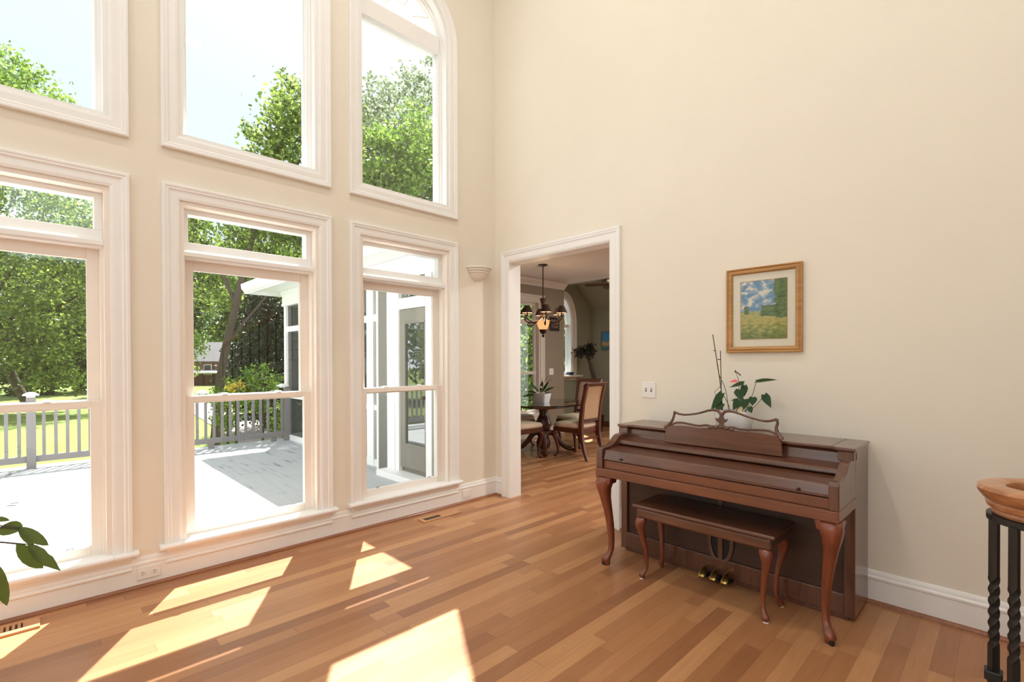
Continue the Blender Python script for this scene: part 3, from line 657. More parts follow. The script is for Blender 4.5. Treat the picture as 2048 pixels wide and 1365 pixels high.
for (b_, t_, wd, dr, nr, dy) in LV:
    bm = BM(); leaf(bm, P_(*b_, dy), P_(*t_, dy-.015), wd, dr, nrm=nr); lf_ = obj('leaf', bm, M['leaf_dark'], pp, smooth='all')
    if b_[1] > 1.13:
        bx = 2.52+(b_[0]-2.52)*.45; bm = BM(); tube(bm, [P_(bx, 1.055), P_((bx+b_[0])/2+.008, (1.055+b_[1])/2, dy*.5), P_(b_[0], b_[1], dy)], .002, 6, 4); obj('leaf_stalk', bm, M['stem'], lf_)
bm = BM(); tube(bm, [P_(2.374, 1.572), P_(2.395, 1.44), P_(2.419, 1.285), P_(2.433, 1.183), P_(2.44, 1.055)], .0028, 6); obj('stake', bm, M['stake'], pp)
bm = BM(); tube(bm, [P_(2.426, 1.462), P_(2.430, 1.279), P_(2.434, 1.055)], .0026, 6); obj('stake', bm, M['stake'], pp)
bm = BM(); tube(bm, [P_(2.396, 1.44), P_(2.408, 1.344), P_(2.424, 1.285), P_(2.459, 1.205), P_(2.482, 1.055)], .0022, 6, 4); obj('orchid_stem', bm, M['stem'], pp)
bm = BM(); tube(bm, [P_(2.433, 1.231), P_(2.387, 1.186), P_(2.408, 1.115), P_(2.42, 1.056)], .0022, 6); obj('dry_twig', bm, M['twig'], pp)
for x, z, x2 in ((2.395, 1.463, 2.380), (2.427, 1.403, 2.407)):
    bm = BM(); tube(bm, [P_(x, z), P_(x2, z+.001)], .0032, 6); obj('stem_clip', bm, M['stake'], pp)
bm = BM(); tube(bm, [P_(2.38, 1.463), P_(2.366, 1.468), P_(2.352, 1.46), P_(2.355, 1.448), P_(2.37, 1.442)], .0008, 5, 5); obj('tie_wire', bm, M['plate'], pp)
bm = BM(); leaf(bm, P_(2.542, 1.258, -.02), P_(2.495, 1.256, -.035), .034, .0, nrm=(0, -.6, 1), fold=.5); fl = obj('pink_flower', bm, M['pink'], pp, smooth='all')
bm = BM(); tube(bm, [P_(2.524, 1.335), P_(2.523, 1.322), P_(2.535, 1.318), P_(2.556, 1.300)], [.002, .005, .0035, .004], 6, 4); dry = obj('dried_bloom', bm, M['stake'], pp)
bm = BM(); tube(bm, [P_(2.525, 1.32), P_(2.545, 1.25), P_(2.55, 1.056)], .0017, 6, 4); obj('flower_stalk', bm, M['stem'], pp)
boxo('care_tag', (2.558, 2.586, -.245, -.243, 1.055, 1.112), M['tag'], pp)

lp = thing('leafy_houseplant', 'broad leaved green houseplant at the left edge before the left window', 'houseplant', (.62, -4.0, 0))
lx, ly = .62, -4.0
bm = BM(); lathe(bm, [(.001, 0), (.12, 0), (.15, .25), (.16, .26), (.16, .29), (.14, .29), (.135, .25), (.001, .25)], (lx, ly, 0), 20); obj('pot', bm, M['plaster'], lp, smooth=True)
bm = BM(); tube(bm, [(lx, ly, .2), (lx+.05, ly+.05, .5), (lx+.12, ly+.1, .85), (lx+.1, ly+.12, 1.0)], [.014, .012, .009, .006], 8, 4); obj('main_stem', bm, M['stake'], lp, smooth=True)
LF = [((1.030, -3.560, .752), (1.098, -3.494, .752), .064, 'oval', (.5, -.6, .9)), ((1.090, -3.500, .756), (1.165, -3.424, .685), .042, 'oval', (.2, -.9, .7)), ((1.086, -3.504, .750), (1.127, -3.463, .682), .026, 'oval', (.5, -.6, .5)), ((1.082, -3.510, .692), (1.150, -3.441, .593), .062, 'oval', (.3, -.9, .6)), ((1.112, -3.478, .690), (1.198, -3.391, .585), .044, 'lobed', (.35, -.8, .8)),
      ((1.03, -3.562, .610), (1.050, -3.546, .446), .062, 'oval', (.6, -.6, .2)), ((1.0, -3.585, .79), (1.058, -3.53, .785), .024, 'oval', (.4, -.6, 1)), ((.93, -3.66, .74), (.90, -3.70, .6), .07, 'oval', (.6, -.6, .2)), ((.80, -3.80, .95), (.92, -3.70, .92), .08, 'oval', (.4, -.4, 1)), ((.72, -3.9, 1.0), (.66, -3.8, .93), .08, 'oval', (.2, -.4, 1)), ((.74, -3.88, .9), (.85, -3.93, .8), .08, 'oval', (.6, -.4, .8))]
for a, b_, w_, shp, nr in LF:
    bm = BM(); leaf(bm, a, b_, w_, .06, shape=shp, nrm=nr, fold=.12); l_ = obj('leaf', bm, M['leaf_fg'], lp, smooth='all')
    bm = BM(); tube(bm, [(lx+.10, ly+.1, min(.95, a[2]+.02)), ((lx+.1+a[0])/2, (ly+.1+a[1])/2, a[2]+.025), a], .0022, 6, 4); obj('leaf_stalk', bm, M['stake'], l_)

# ------------------------------------------------------------ stair newel and stairs
nv = thing('stair_newel', 'carved oak volute handrail end on black twisted iron balusters at right', 'stair newel', (3.812, -1.138, 0))
_nc = CAMP+1.47*fw+1.609*rt; ncx, ncy, nz = _nc.x, _nc.y, .996
rp_ = [(-.034, 0), (-.032, .008), (-.024, .012), (.0, .016), (.030, .010), (.036, .0), (.034, -.010), (.020, -.030), (.012, -.034), (.016, -.040), (.012, -.052), (.0, -.058), (.003, -.066), (-.002, -.074), (-.028, -.074), (-.028, -.03)]
bm = BM(); N = 44; rings = []
for k in range(N+1):
    a = math.radians(-40)+ (2*PI*1.0)*k/N; R = .117
    rings.append([(ncx+(R+o)*math.cos(a), ncy+(R+o)*math.sin(a), nz+h*1.06) for o, h in rp_])
loft(bm, rings, cap=False); bmesh.ops.recalc_face_normals(bm, faces=bm.faces[:])
obj('volute', bm, M['newel'], nv, smooth=True)
bm = BM(); prism(bm, [(ncy-.122+o, nz+h) for o, h in rp_], 'x', ncx+.05, 4.62); obj('handrail', bm, M['newel'], nv, smooth=True)
bm = BM(); lathe(bm, [(.09, -.098), (.13, -.098), (.13, -.080), (.09, -.080), (.09, -.098)], (ncx, ncy, nz), 36); obj('rail_plate', bm, M['iron'], nv)
def twisted(bm, x, y, z0, z1, s=.012, zt0=.5, zt1=.725, turns=3.2):
    zs = sorted(set([z0, z1]+[zt0+(zt1-zt0)*i/40 for i in range(41)])); rings = []
    for z in zs:
        f = min(1, max(0, (z-zt0)/(zt1-zt0))); a = f*turns*2*PI*.5+.6; k = 1.0 if (z <= zt0 or z >= zt1) else .97
        rings.append([(x+s*q*k*math.cos(a+PI/4+j*PI/4), y+s*q*k*math.sin(a+PI/4+j*PI/4), z) for j in range(8) for q in ((1.38, 1.0)[j % 2],)])
    loft(bm, rings); bmesh.ops.recalc_face_normals(bm, faces=bm.faces[:]); return bm
for k in range(4):
    a = math.atan2(-rt.y, -rt.x)+math.radians((-24, 13, 70, 125)[k]); q = (.118, .127, .12, .12)[k]; x, y = ncx+q*math.cos(a), ncy+q*math.sin(a)
    bm = BM(); twisted(bm, x, y, .18, nz-.095, .0105); bb = obj('baluster', bm, M['iron'], nv, smooth=True)
    bm = BM(); box(bm, x-.021, x+.021, y-.021, y+.021, .40, .43); obj('knuckle', bm, M['iron'], bb, bevel=.004)
    boxo('shoe', (x-.02, x+.02, y-.02, y+.02, .18, .20), M['iron'], bb, bevel=.004)
bm = BM(); lathe(bm, [(.001, 0), (.30, 0), (.30, .15), (.32, .155), (.33, .165), (.32, .18), (.001, .18)], (3.93, -1.10, 0), 32); obj('starting_step', bm, M['floor'], nv, smooth=True)
st = root_struct('staircase', (5.1, -2.2, 0))
rise, run, y0s = .18, .265, -2.2; nst = 17
bm = BM(); bt = BM()
for k in range(nst):
    ya = y0s+run*k
    box(bm, 4.56, 5.75, ya+.02, ya+run+.02, 0 if k < 3 else rise*(k-1.5), rise*(k+1)-.028)
    box(bt, 4.50, 5.78, ya-.012, ya+run+.02, rise*(k+1)-.028, rise*(k+1))
struct('risers', bm, M['trim'], st); struct('treads', bt, M['newel'], st, bevel=.006)
sr = thing('stair_handrail', 'oak stair handrail on black iron balusters rising along the open stair', 'handrail', (4.6, -2.2, 0))
def nosez(y): return rise+(y-y0s)/run*rise
bm = BM(); tube(bm, [(4.6, y0s-.05, nosez(y0s)+.84), (4.6, 2.2, nosez(2.2)+.87)], .033, 12); obj('rail', bm, M['newel'], sr, smooth=True)
for k in range(nst-1):
    for q in (.25, .75):
        y = y0s+run*(k+q); z0 = rise*(k+1)
        if y > 2.15: continue
        bm = BM(); twisted(bm, 4.6, y, z0, nosez(y)+.85, .009, z0+.3, z0+.6, 2); obj('baluster', bm, M['iron'], sr)

# ------------------------------------------------------------ dining room shell
WX = -2.30; DCZ = 2.87; YH = 3.9; YF = 5.13
WY0, WY1, WZ0, WZ1 = 2.20, 3.22, .40, 2.50
bm = BM()
box(bm, WX-.15, WX, .15, WY0, 0, DCZ); box(bm, WX-.15, WX, WY1, YH, 0, DCZ); box(bm, WX-.15, WX, WY0, WY1, 0, WZ0); box(bm, WX-.15, WX, WY0, WY1, WZ1, DCZ)
struct('wall_dining_left', bm, M['taupe'])
bm = BM(); box(bm, WX-.15, XO, 0, .15, 0, 3.1); struct('wall_dining_near', bm, M['taupe'])
bm = BM(); box(bm, XO, 0, .151, .156, 0, DCZ); box(bm, 0, DX0, .151, .156, 0, DCZ); box(bm, DX1, 4.0, .151, .156, 0, DCZ); box(bm, DX0, DX1, .151, .156, DZ, DCZ); struct('wall_dining_inner', bm, M['taupe'])
boxo('ceiling_dining', (WX-.15, 4.0, .15, YH, DCZ, DCZ+.15), M['dceil'], kind='structure')
FWX = -2.6; AR = 2.0
bm = BM(); aw0, aw1, awz0, awz1 = 3.96, 4.54, 1.10, 2.12
box(bm, FWX-.15, FWX, YH, aw0, 0, 5.2); box(bm, FWX-.15, FWX, aw1, YF+.15, 0, 5.2); box(bm, FWX-.15, FWX, aw0, aw1, 0, awz0)
ac, ah = (aw0+aw1)/2, (aw1-aw0)/2
for i in range(18):
    a, b_ = PI*i/18, PI*(i+1)/18
    prism(bm, [(ac+ah*math.cos(b_), awz1+ah*AR*math.sin(b_)), (ac+ah*math.cos(a), awz1+ah*AR*math.sin(a)), (ac+ah*math.cos(a), 5.2), (ac+ah*math.cos(b_), 5.2)], 'x', FWX-.15, FWX)
bmesh.ops.recalc_face_normals(bm, faces=bm.faces[:]); struct('wall_family_left', bm, M['olive'])
holed_wall('wall_family_back', 'y', YF, YF+.15, FWX-.15, 4.0, 2.6, [(-.4, 1.2, .3, 2.4), (1.6, 3.4, .3, 2.4)], M['olive'])
for k, (a, b_) in enumerate(((-.4, 1.2), (1.6, 3.4))):  # windows added out of view to brighten the back rooms
    w = root_struct('window_%d' % (17+k), (a, YF, .3)); bm = BM()
    for p, q, r_, t_ in ((a, a+.07, .3, 2.4), (b_-.07, b_, .3, 2.4), (a+.07, b_-.07, .3, .37), (a+.07, b_-.07, 2.33, 2.4)): box(bm, p, q, YF+.02, YF+.12, r_, t_)
    obj('sash', bm, M['dtrim'], w); boxo('pane', (a+.07, b_-.07, YF+.06, YF+.064, .37, 2.33), M['glass'], w)
boxo('wall_family_return', (FWX-.15, WX-.15, YH-.15, YH, 0, 5.2), M['olive'], kind='structure')
boxo('wall_family_right', (4.0, 4.15, 3.15, YF+.15, 0, 5.2), M['olive'], kind='structure')
bm = BM(); prism(bm, [(YF+.15, 2.385), (YF+.15, 2.535), (YH, 3.783), (YH, 3.633)], 'x', FWX-.15, 4.0); struct('ceiling_family', bm, M['olive'])
boxo('wall_family_upper', (FWX-.15, 4.0, YH, YH+.12, DCZ, 5.2), M['olive'], kind='structure')
# crown and half wall
bm = BM(); prism(bm, [(WX, 2.76), (WX+.015, 2.76), (WX+.03, 2.79), (WX+.085, 2.845), (WX+.10, 2.87), (WX, 2.87)], 'y', .156, YH); bm.free()
bm = BM()
P5 = [(WX, 2.76), (WX+.015, 2.76), (WX+.03, 2.79), (WX+.085, 2.845), (WX+.10, 2.87), (WX, 2.87)]
loft(bm, [[(x, .157, z) for x, z in P5], [(x, YH, z) for x, z in P5]]); bmesh.ops.recalc_face_normals(bm, faces=bm.faces[:]); struct('trim_4', bm, M['dtrim'])
boxo('baseboard_family', (FWX, -.4, YF-.016, YF, 0, .12), M['walnut'], kind='structure')
bm = BM(); box(bm, WX, WX+.016, .157, YH, 0, .16); struct('baseboard_dining', bm, M['dtrim'])
# dining window (looks into the screened porch)
w = root_struct('window_9', (WX, 2.71, WZ0))
obj('casing', sweep(BM(), [(WY1, WZ0), (WY1, WZ1), (WY0, WZ1), (WY0, WZ0)], True, [(o*1.1, h) for o, h in CASP], lambda u_, v_, h: (WX+h, u_, v_)), M['dtrim'], w)
def ring_boxes(bm, x0, x1, y0, y1, z0, z1, t):
    box(bm, x0, x1, y0, y0+t, z0, z1); box(bm, x0, x1, y1-t, y1, z0, z1); box(bm, x0, x1, y0+t, y1-t, z0, z0+t); box(bm, x0, x1, y0+t, y1-t, z1-t, z1); return bm
obj('jamb', ring_boxes(BM(), WX-.16, WX, WY0, WY1, WZ0, WZ1, .04), M['dtrim'], w)
bm = ring_boxes(BM(), WX-.12, WX-.08, WY0+.04, WY1-.04, WZ0+.04, 2.46, .05); box(bm, WX-.12, WX-.07, WY0+.04, WY1-.04, 1.15, 1.20); box(bm, WX-.12, WX-.06, WY0+.04, WY1-.04, 2.06, 2.14)
s_ = obj('sash', bm, M['dtrim'], w); boxo('pane', (WX-.102, WX-.098, WY0+.09, WY1-.09, WZ0+.09, 2.42), M['glass'], s_)
w = root_struct('window_10', (FWX, ac, awz0))
pth = [(aw1, awz0)]+[(ac+ah*math.cos(PI*k/20), awz1+ah*AR*math.sin(PI*k/20)) for k in range(21)]+[(aw0, awz0)]
mpF = lambda u_, v_, h: (FWX+h, u_, v_)
obj('casing', sweep(BM(), pth, True, [(o*1.2, h) for o, h in CASP], mpF), M['dtrim'], w); obj('jamb', sweep(BM(), pth, True, [(-.05, -.16), (-.05, 0), (0, 0), (0, -.16)], mpF), M['extwhite'], w)
bm = BM(); box(bm, FWX-.12, FWX-.06, aw0+.05, aw1-.05, 2.08, 2.14); obj('rail', bm, M['dtrim'], w)
boxo('stool', (FWX+.001, FWX+.17, aw0-.03, aw1+.14, awz0-.035, awz0), M['dtrim'], w, bevel=.006)
boxo('pane', (FWX-.10, FWX-.096, aw0+.05, aw1-.05, awz0+.05, awz1+.38), M['glass'], w)

# ------------------------------------------------------------ dining furniture
TX, TY = -1.25, 2.13
tb = thing('dining_table', 'octagonal glass topped dining table on a turned mahogany pedestal', 'dining table', (TX, TY, 0))
bm = BM(); prism(bm, [(TX+.76*math.cos(PI/8+k*PI/4), TY+.76*math.sin(PI/8+k*PI/4)) for k in range(8)], 'z', .748, .762); obj('glass_top', bm, M['tglass'], tb, bevel=.003)
bm = BM(); prism(bm, [(TX+.42*math.cos(PI/8+k*PI/4), TY+.42*math.sin(PI/8+k*PI/4)) for k in range(8)], 'z', .69, .747); obj('top_frame', bm, M['mahog'], tb, bevel=.006)
bm = BM(); lathe(bm, [(.15, .69), (.15, .66), (.07, .64), (.06, .58), (.085, .53), (.12, .45), (.125, .40), (.10, .34), (.075, .31), (.09, .29), (.095, .26), (.08, .22), (.11, .16), (.10, .06), (.05, .04)], (TX, TY, 0), 20); obj('pedestal', bm, M['mahog'], tb, smooth=True)
for k in range(4):
    a = PI/4+k*PI/2; c_, s_2 = math.cos(a), math.sin(a)
    bm = BM(); tube(bm, [(TX+.07*c_, TY+.07*s_2, .30), (TX+.16*c_, TY+.16*s_2, .27), (TX+.26*c_, TY+.26*s_2, .14), (TX+.36*c_, TY+.36*s_2, .06), (TX+.44*c_, TY+.44*s_2, .05), (TX+.47*c_, TY+.47*s_2, .035)], [.04, .042, .036, .034, .04, .034], 10, 4); obj('claw_leg', bm, M['mahog'], tb, smooth=True)
def dining_chair(loc, rz, label):
    t = thing('dining_chair', label, 'chair', loc, rz, 'dining chairs around the glass table')
    kw = dict(world=False)
    # local: faces -y, seat centre at origin
    bm = BM(); prism(bm, [(-.25, -.24), (.25, -.24), (.215, .23), (-.215, .23)], 'z', .37, .44); obj('seat_frame', bm, M['mahog'], t, bevel=.01, **kw)
    bm = BM(); R = []
    for z, k in ((.435, .97), (.46, 1.0), (.485, .99), (.505, .92), (.515, .75), (.518, .3)):
        R.append([(k*x, k*y, z) for x, y in ((-.24, -.23), (-.12, -.25), (.12, -.25), (.24, -.23), (.235, -.1), (.215, .12), (.205, .21), (.1, .22), (-.1, .22), (-.205, .21), (-.215, .12), (-.235, -.1))])
    loft(bm, R); bmesh.ops.recalc_face_normals(bm, faces=bm.faces[:]); obj('seat_cushion', bm, M['fabric'], t, smooth='all', **kw)
    for sx_ in (-1, 1):
        bm = BM(); cabriole(bm, sx_*.225, -.21, .38, sx_*.7, -.7, 1.1, .042); obj('front_leg', bm, M['mahog'], t, smooth='all', **kw)
        bm = BM(); R = []
        for y, z, hw in ((.34, 0, .016), (.29, .14, .019), (.245, .32, .024), (.235, .44, .026), (.245, .60, .024), (.27, .78, .022), (.31, .95, .022), (.335, 1.05, .024)):
            R.append([(sx_*.205+a*hw, y+b_*hw*1.2, z) for a, b_ in ((-1, -1), (1, -1), (1, 1), (-1, 1))])
        loft(bm, R); bmesh.ops.recalc_face_normals(bm, faces=bm.faces[:]); obj('rear_leg', bm, M['mahog'], t, smooth=True, bevel=.004, **kw)
    bm = BM(); prism(bm, [(.30, 1.035), (.315, 1.06), (.345, 1.085), (.38, 1.095), (.385, 1.08), (.365, 1.055), (.35, 1.035)], 'x', -.245, .245); obj('top_rail', bm, M['mahog'], t, bevel=.005, **kw)
    bm = BM(); box(bm, -.185, .185, .232, .262, .535, .575); obj('lower_rail', bm, M['mahog'], t, bevel=.004, **kw)
    for nm, o, m_ in (('back_cushion', -.022, 'fabric'), ('back_cloth', .012, 'fabric_tan')):
        bm = BM(); R = []
        for y, z in ((.246, .575), (.256, .68), (.272, .80), (.292, .90), (.318, 1.0), (.334, 1.04)):
            if nm == 'back_cushion': R.append([(-.184, y, z), (-.17, y-.016, z), (0, y-.028, z), (.17, y-.016, z), (.184, y, z)])
            else: R.append([(-.184, y+.004, z), (-.09, y+.012, z), (0, y+.014, z), (.09, y+.012, z), (.184, y+.004, z)])
        loft(bm, R, closed_ring=False); bmesh.ops.recalc_face_normals(bm, faces=bm.faces[:]); obj(nm, bm, M[m_], t, smooth='all', **kw)
    bm = BM(); box(bm, -.19, .19, .235, .255, .28, .31); obj('stretcher', bm, M['mahog'], t, **kw)
    return t
ch = dining_chair((-.66, 2.20, 0), -PI/2, 'upholstered dining chair nearest the doorway, its tan back toward the piano')
dup(ch, (-1.22, 2.92, 0), 0, 'upholstered dining chair behind the glass table, cream back facing the room')
dup(ch, (-1.17, 1.53, 0), PI, 'upholstered dining chair on the near side of the glass table, half behind the door jamb')
dup(ch, (-1.92, 2.16, 0), PI/2, 'upholstered dining chair beyond the glass table, beneath the dining window')
tp = thing('potted_orchid', 'white square planter of trailing green leaves on the glass dining table', 'potted plant', (-1.27, 2.10, .762))
bm = BM(); loft(bm, [rrect(-1.27, 2.10, .125, .07, .03, .762), rrect(-1.27, 2.10, .15, .088, .03, .90), rrect(-1.27, 2.10, .14, .08, .03, .90), rrect(-1.27, 2.10, .135, .075, .03, .88)]); obj('planter', bm, M['porc'], tp, smooth=True)
bx, by, bz = -1.27, 2.10, .89
dr_ = Vector((rt.x, rt.y, 0)).normalized()
for (a0, b0, a1, b1, w_, dp) in ((-.02, .0, -.30, -.03, .07, .1), (-.03, .03, -.16, .17, .06, .1), (-.01, .02, .02, .20, .05, .1), (.04, .02, .19, .13, .06, .25), (.05, .0, .17, .02, .06, .2), (.02, .02, .10, .20, .05, .2), (-.06, .0, -.2, .06, .06, .2)):
    p, q = Vector((bx, by, bz))+dr_*a0+Vector((0, 0, b0)), Vector((bx, by, bz))+dr_*a1+Vector((0, 0, b1))
    bm = BM(); leaf(bm, p, q, w_, dp, shape='oval', nrm=(.3, -.4, .9)); obj('leaf', bm, M['leaf_dark'], tp, smooth='all')
for (a1, b1) in ((.10, .26), (.02, .24), (.17, .22)):
    p = Vector((bx, by, bz)); q = p+dr_*a1+Vector((0, 0, b1)); bm = BM(); tube(bm, [p, (p+q)/2+Vector((0, 0, .05)), q], .003, 6, 4); obj('flower_stem', bm, M['stake'], tp)
bm = BM(); bmesh.ops.create_icosphere(bm, subdivisions=1, radius=.022); bm.transform(Matrix.Translation(Vector((bx, by, bz+.1))+dr_*-.0)); obj('pale_flower', bm, M['fabric'], tp, smooth='all')

# chandelier
chd = thing('chandelier', 'dark bronze chandelier with brown shades and a lit amber glass bowl', 'chandelier', (TX, TY, DCZ))
bm = BM(); lathe(bm, [(.001, -.03), (.03, -.028), (.07, -.012), (.075, 0), (.001, 0)], (TX, TY, DCZ), 20); obj('canopy', bm, M['bronze'], chd, smooth=True)
bm = BM(); tube(bm, [(TX, TY, DCZ-.02), (TX, TY, 2.36)], .008, 8); obj('stem', bm, M['bronze'], chd)
bm = BM(); lathe(bm, [(.008, 2.37), (.014, 2.36), (.05, 2.35), (.045, 2.33), (.028, 2.27), (.024, 2.2), (.035, 2.15), (.02, 2.1), (.03, 2.06), (.015, 2.03)], (TX, TY, 0), 16); obj('column', bm, M['bronze'], chd, smooth=True)
bm = BM(); lathe(bm, [(.005, 1.80), (.018, 1.79), (.025, 1.775), (.008, 1.755)], (TX, TY, 0), 12); lathe(bm, [(.06, 1.875), (.052, 1.84), (.03, 1.81), (.005, 1.80)], (TX, TY, 0), 16); obj('finial', bm, M['bronze'], chd, smooth=True)
bm = BM(); lathe(bm, [(.058, 1.875), (.085, 1.93), (.10, 1.99), (.118, 2.01), (.112, 2.01), (.094, 1.985), (.05, 1.88)], (TX, TY, 0), 20); obj('glass_bowl', bm, M['bowl'], chd, smooth=True)
for k in range(6):
    a = .35+k*PI/3; c_, s_2 = math.cos(a), math.sin(a); R_ = .30
    bm = BM(); tube(bm, [(TX+.02*c_, TY+.02*s_2, 2.06), (TX+.10*c_, TY+.10*s_2, 2.0), (TX+.2*c_, TY+.2*s_2, 1.98), (TX+R_*c_, TY+R_*s_2, 2.03), (TX+R_*c_, TY+R_*s_2, 2.09)], .010, 8, 4)
    lathe(bm, [(.005, 2.06), (.035, 2.07), (.038, 2.08), (.012, 2.085), (.012, 2.12)], (TX+R_*c_, TY+R_*s_2, 0), 10)
    tube(bm, [(TX+.12*c_, TY+.12*s_2, 1.99), (TX+.2*c_, TY+.2*s_2, 1.93), (TX+.26*c_, TY+.26*s_2, 1.96), (TX+.22*c_, TY+.22*s_2, 2.0)], .008, 6, 4)
    ar = obj('arm', bm, M['bronze'], chd, smooth=True)
    bm = BM(); lathe(bm, [(.088, 2.115), (.05, 2.20), (.035, 2.225), (.03, 2.225), (.046, 2.197), (.083, 2.115)], (TX+R_*c_, TY+R_*s_2, 0), 16); obj('shade', bm, M['shade'], ar, smooth=True)
    bm = BM(); lathe(bm, [(.080, 2.1165), (.05, 2.185), (.03, 2.20)], (TX+R_*c_, TY+R_*s_2, 0), 16); bm.faces.ensure_lookup_table(); obj('lit_lining', bm, M['bulbshine'], ar)
pl_ = bpy.data.lights.new('chandelier_glow', 'POINT'); pl_.energy = 16; pl_.color = (1, .72, .45); pl_.shadow_soft_size = .06
po = bpy.data.objects.new('lamp', pl_); COL.objects.link(po); po.parent = chd; po.location = (.045, -.03, 2.0-DCZ)
for k, (x, y, wh) in enumerate(((1.7, 1.1, 'near the doorway'), (1.7, 2.9, 'farther from the doorway'), (3.1, 2.0, 'at the right end'), (.55, 3.2, 'nearest the dining table'))):  # fill lights added on the hidden part of the ceiling to brighten the dining room
    t = thing('kitchen_fill_light', 'added round kitchen fill light ' + wh, 'ceiling light', (x, y, DCZ), 0, 'added kitchen fill lights')
    bm = BM(); lathe(bm, [(.07, -.003), (.10, -.004), (.105, 0), (.07, 0)], (x, y, DCZ), 20); obj('trim_ring', bm, M['trim'], t)
    bm = BM(); lathe(bm, [(.0, -.002), (.07, -.002)], (x, y, DCZ), 20); obj('diffuser', bm, M['diffuse_glow'], t)
    ld = bpy.data.lights.new('kitchen_fill', 'AREA'); ld.shape = 'DISK'; ld.size = .2; ld.energy = 26; ld.color = (1, .95, .88)
    lo = bpy.data.objects.new('lamp', ld); COL.objects.link(lo); lo.parent = t; lo.location = (0, 0, -.02)
# dining wall things
dsw = thing('light_switch', 'small white switch plate on the taupe dining room wall', 'light switch', (WX, 3.52, 1.19))
boxo('plate', (WX, WX+.006, 3.46, 3.58, 1.13, 1.25), M['plate'], dsw, bevel=.002); boxo('toggle', (WX+.006, WX+.014, 3.515, 3.525, 1.18, 1.20), M['plate'], dsw)
wp = thing('wall_plaque', 'small dark framed plaque on the taupe dining wall behind the chandelier', 'plaque', (WX, 3.60, 2.08))
boxo('frame', (WX, WX+.02, 3.47, 3.74, 1.96, 2.22), M['bronze'], wp, bevel=.004); boxo('panel', (WX+.018, WX+.022, 3.51, 3.70, 2.02, 2.17), mat('plaque_panel', S(120, 100, 86), .6, var=.3, scale=20), wp)
bp2 = thing('small_painting', 'small blue painting on the far family room wall', 'picture', (-2.1, YF, 1.81))
def small_art():
    t = NT('seaside_painting'); b = t.bsdf(.7); tcn = t.n('ShaderNodeTexCoord'); s = t.n('ShaderNodeSeparateXYZ'); t.l(tcn.outputs['Generated'], s.inputs[0])
    z = t.math('ADD', s.outputs['Z'], t.math('MULTIPLY', t.noise(t.coord((8, 8, 8)), 1), .35)); t.l(t.ramp(z, [(.3, S(60, 110, 110)), (.5, S(190, 150, 90)), (.65, S(70, 130, 150)), (.9, S(60, 120, 170))]), b.inputs['Base Color']); return t.m
boxo('frame', (-2.27, -1.93, YF-.03, YF, 1.62, 2.0), M['blue'], bp2); boxo('canvas', (-2.26, -1.94, YF-.034, YF-.03, 1.63, 1.99), small_art(), bp2)
bl = thing('blue_bowl', 'dark blue bowl resting on the arched window sill', 'bowl', (FWX+.088, 4.36, 1.10))
bm = BM(); lathe(bm, [(.03, 0), (.055, .01), (.082, .06), (.079, .06), (.05, .018), (.001, .012)], (FWX+.088, 4.36, 1.10), 18); obj('body', bm, M['blue'], bl, smooth=True)
tpz = ground_pt(1173, 9.7)
top = thing('topiary_tree', 'dark round headed topiary with a leaning stem in the family room', 'potted plant', (tpz.x, tpz.y, 0))
bm = BM(); lathe(bm, [(.001, 0), (.13, 0), (.17, .32), (.15, .32), (.001, .3)], (tpz.x+.15, tpz.y+.1, 0), 16); obj('pot', bm, M['bronze'], top, smooth=True)
bm = BM(); tube(bm, [(tpz.x+.15, tpz.y+.1, .3), (tpz.x+.15, tpz.y+.1, .9), (tpz.x+.08, tpz.y+.05, 1.25), (tpz.x, tpz.y, 1.55)], [.04, .05, .035, .025], 8, 4); obj('trunk', bm, M['bark'], top, smooth=True)
def foliage_mesh(bm_unused, name, blobs, nleaf, size, material, parent, up_bias=.3, flat=1.0):
    """leaves scattered in clumps through the blobs (centre, radii); one mesh of folded leaf quads"""
    vols = np.array([b[1][0]*b[1][1]*b[1][2] for b in blobs]) ** .8; vols /= vols.sum(); V = []; Fc = []
    cnts = rng.multinomial(nleaf, vols)
    for (c, r), cnt in zip(blobs, cnts):
        nc = max(10, cnt//75)
        d = rng.normal(size=(nc, 3)); d /= np.linalg.norm(d, axis=1, keepdims=True)
        cen = d*(rng.uniform(.35, 1.0, (nc, 1))**.6)*np.array(r)+np.array(c)
        idx = rng.integers(0, nc, cnt); sp = min(r)*.12+size*.55
        P = cen[idx]+rng.normal(size=(cnt, 3))*sp
        a = rng.normal(size=(cnt, 3)); a /= np.linalg.norm(a, axis=1, keepdims=True)
        nrm = rng.normal(size=(cnt, 3)); nrm[:, 2] += up_bias*2; b_ = np.cross(nrm, a); b_ /= np.linalg.norm(b_, axis=1, keepdims=True)+1e-9
        s = size*rng.uniform(.6, 1.3, (cnt, 1))
        q = np.stack([P-a*s*.55, P+b_*s*.32, P+a*s*.55, P-b_*s*.32], 1)
        V.append(q.reshape(-1, 3))
    V = np.concatenate(V); n = len(V)//4
    me = bpy.data.meshes.new(name); me.vertices.add(len(V)); me.vertices.foreach_set('co', V.astype(np.float32).ravel())
    me.loops.add(n*4); me.loops.foreach_set('vertex_index', np.arange(n*4, dtype=np.int32)); me.polygons.add(n)
    me.polygons.foreach_set('loop_start', np.arange(0, n*4, 4, dtype=np.int32)); me.polygons.foreach_set('loop_total', np.full(n, 4, dtype=np.int32))
    me.update(calc_edges=True); me.materials.append(material)
    o = bpy.data.objects.new(name, me); COL.objects.link(o); o.parent = parent
    me.transform(world_mat(parent).inverted()); return o
foliage_mesh(None, 'foliage', [((tpz.x, tpz.y, 1.60), (.20, .20, .14))], 700, .05, mat('dried_foliage', S(44, 40, 32), .9, var=.4), top)
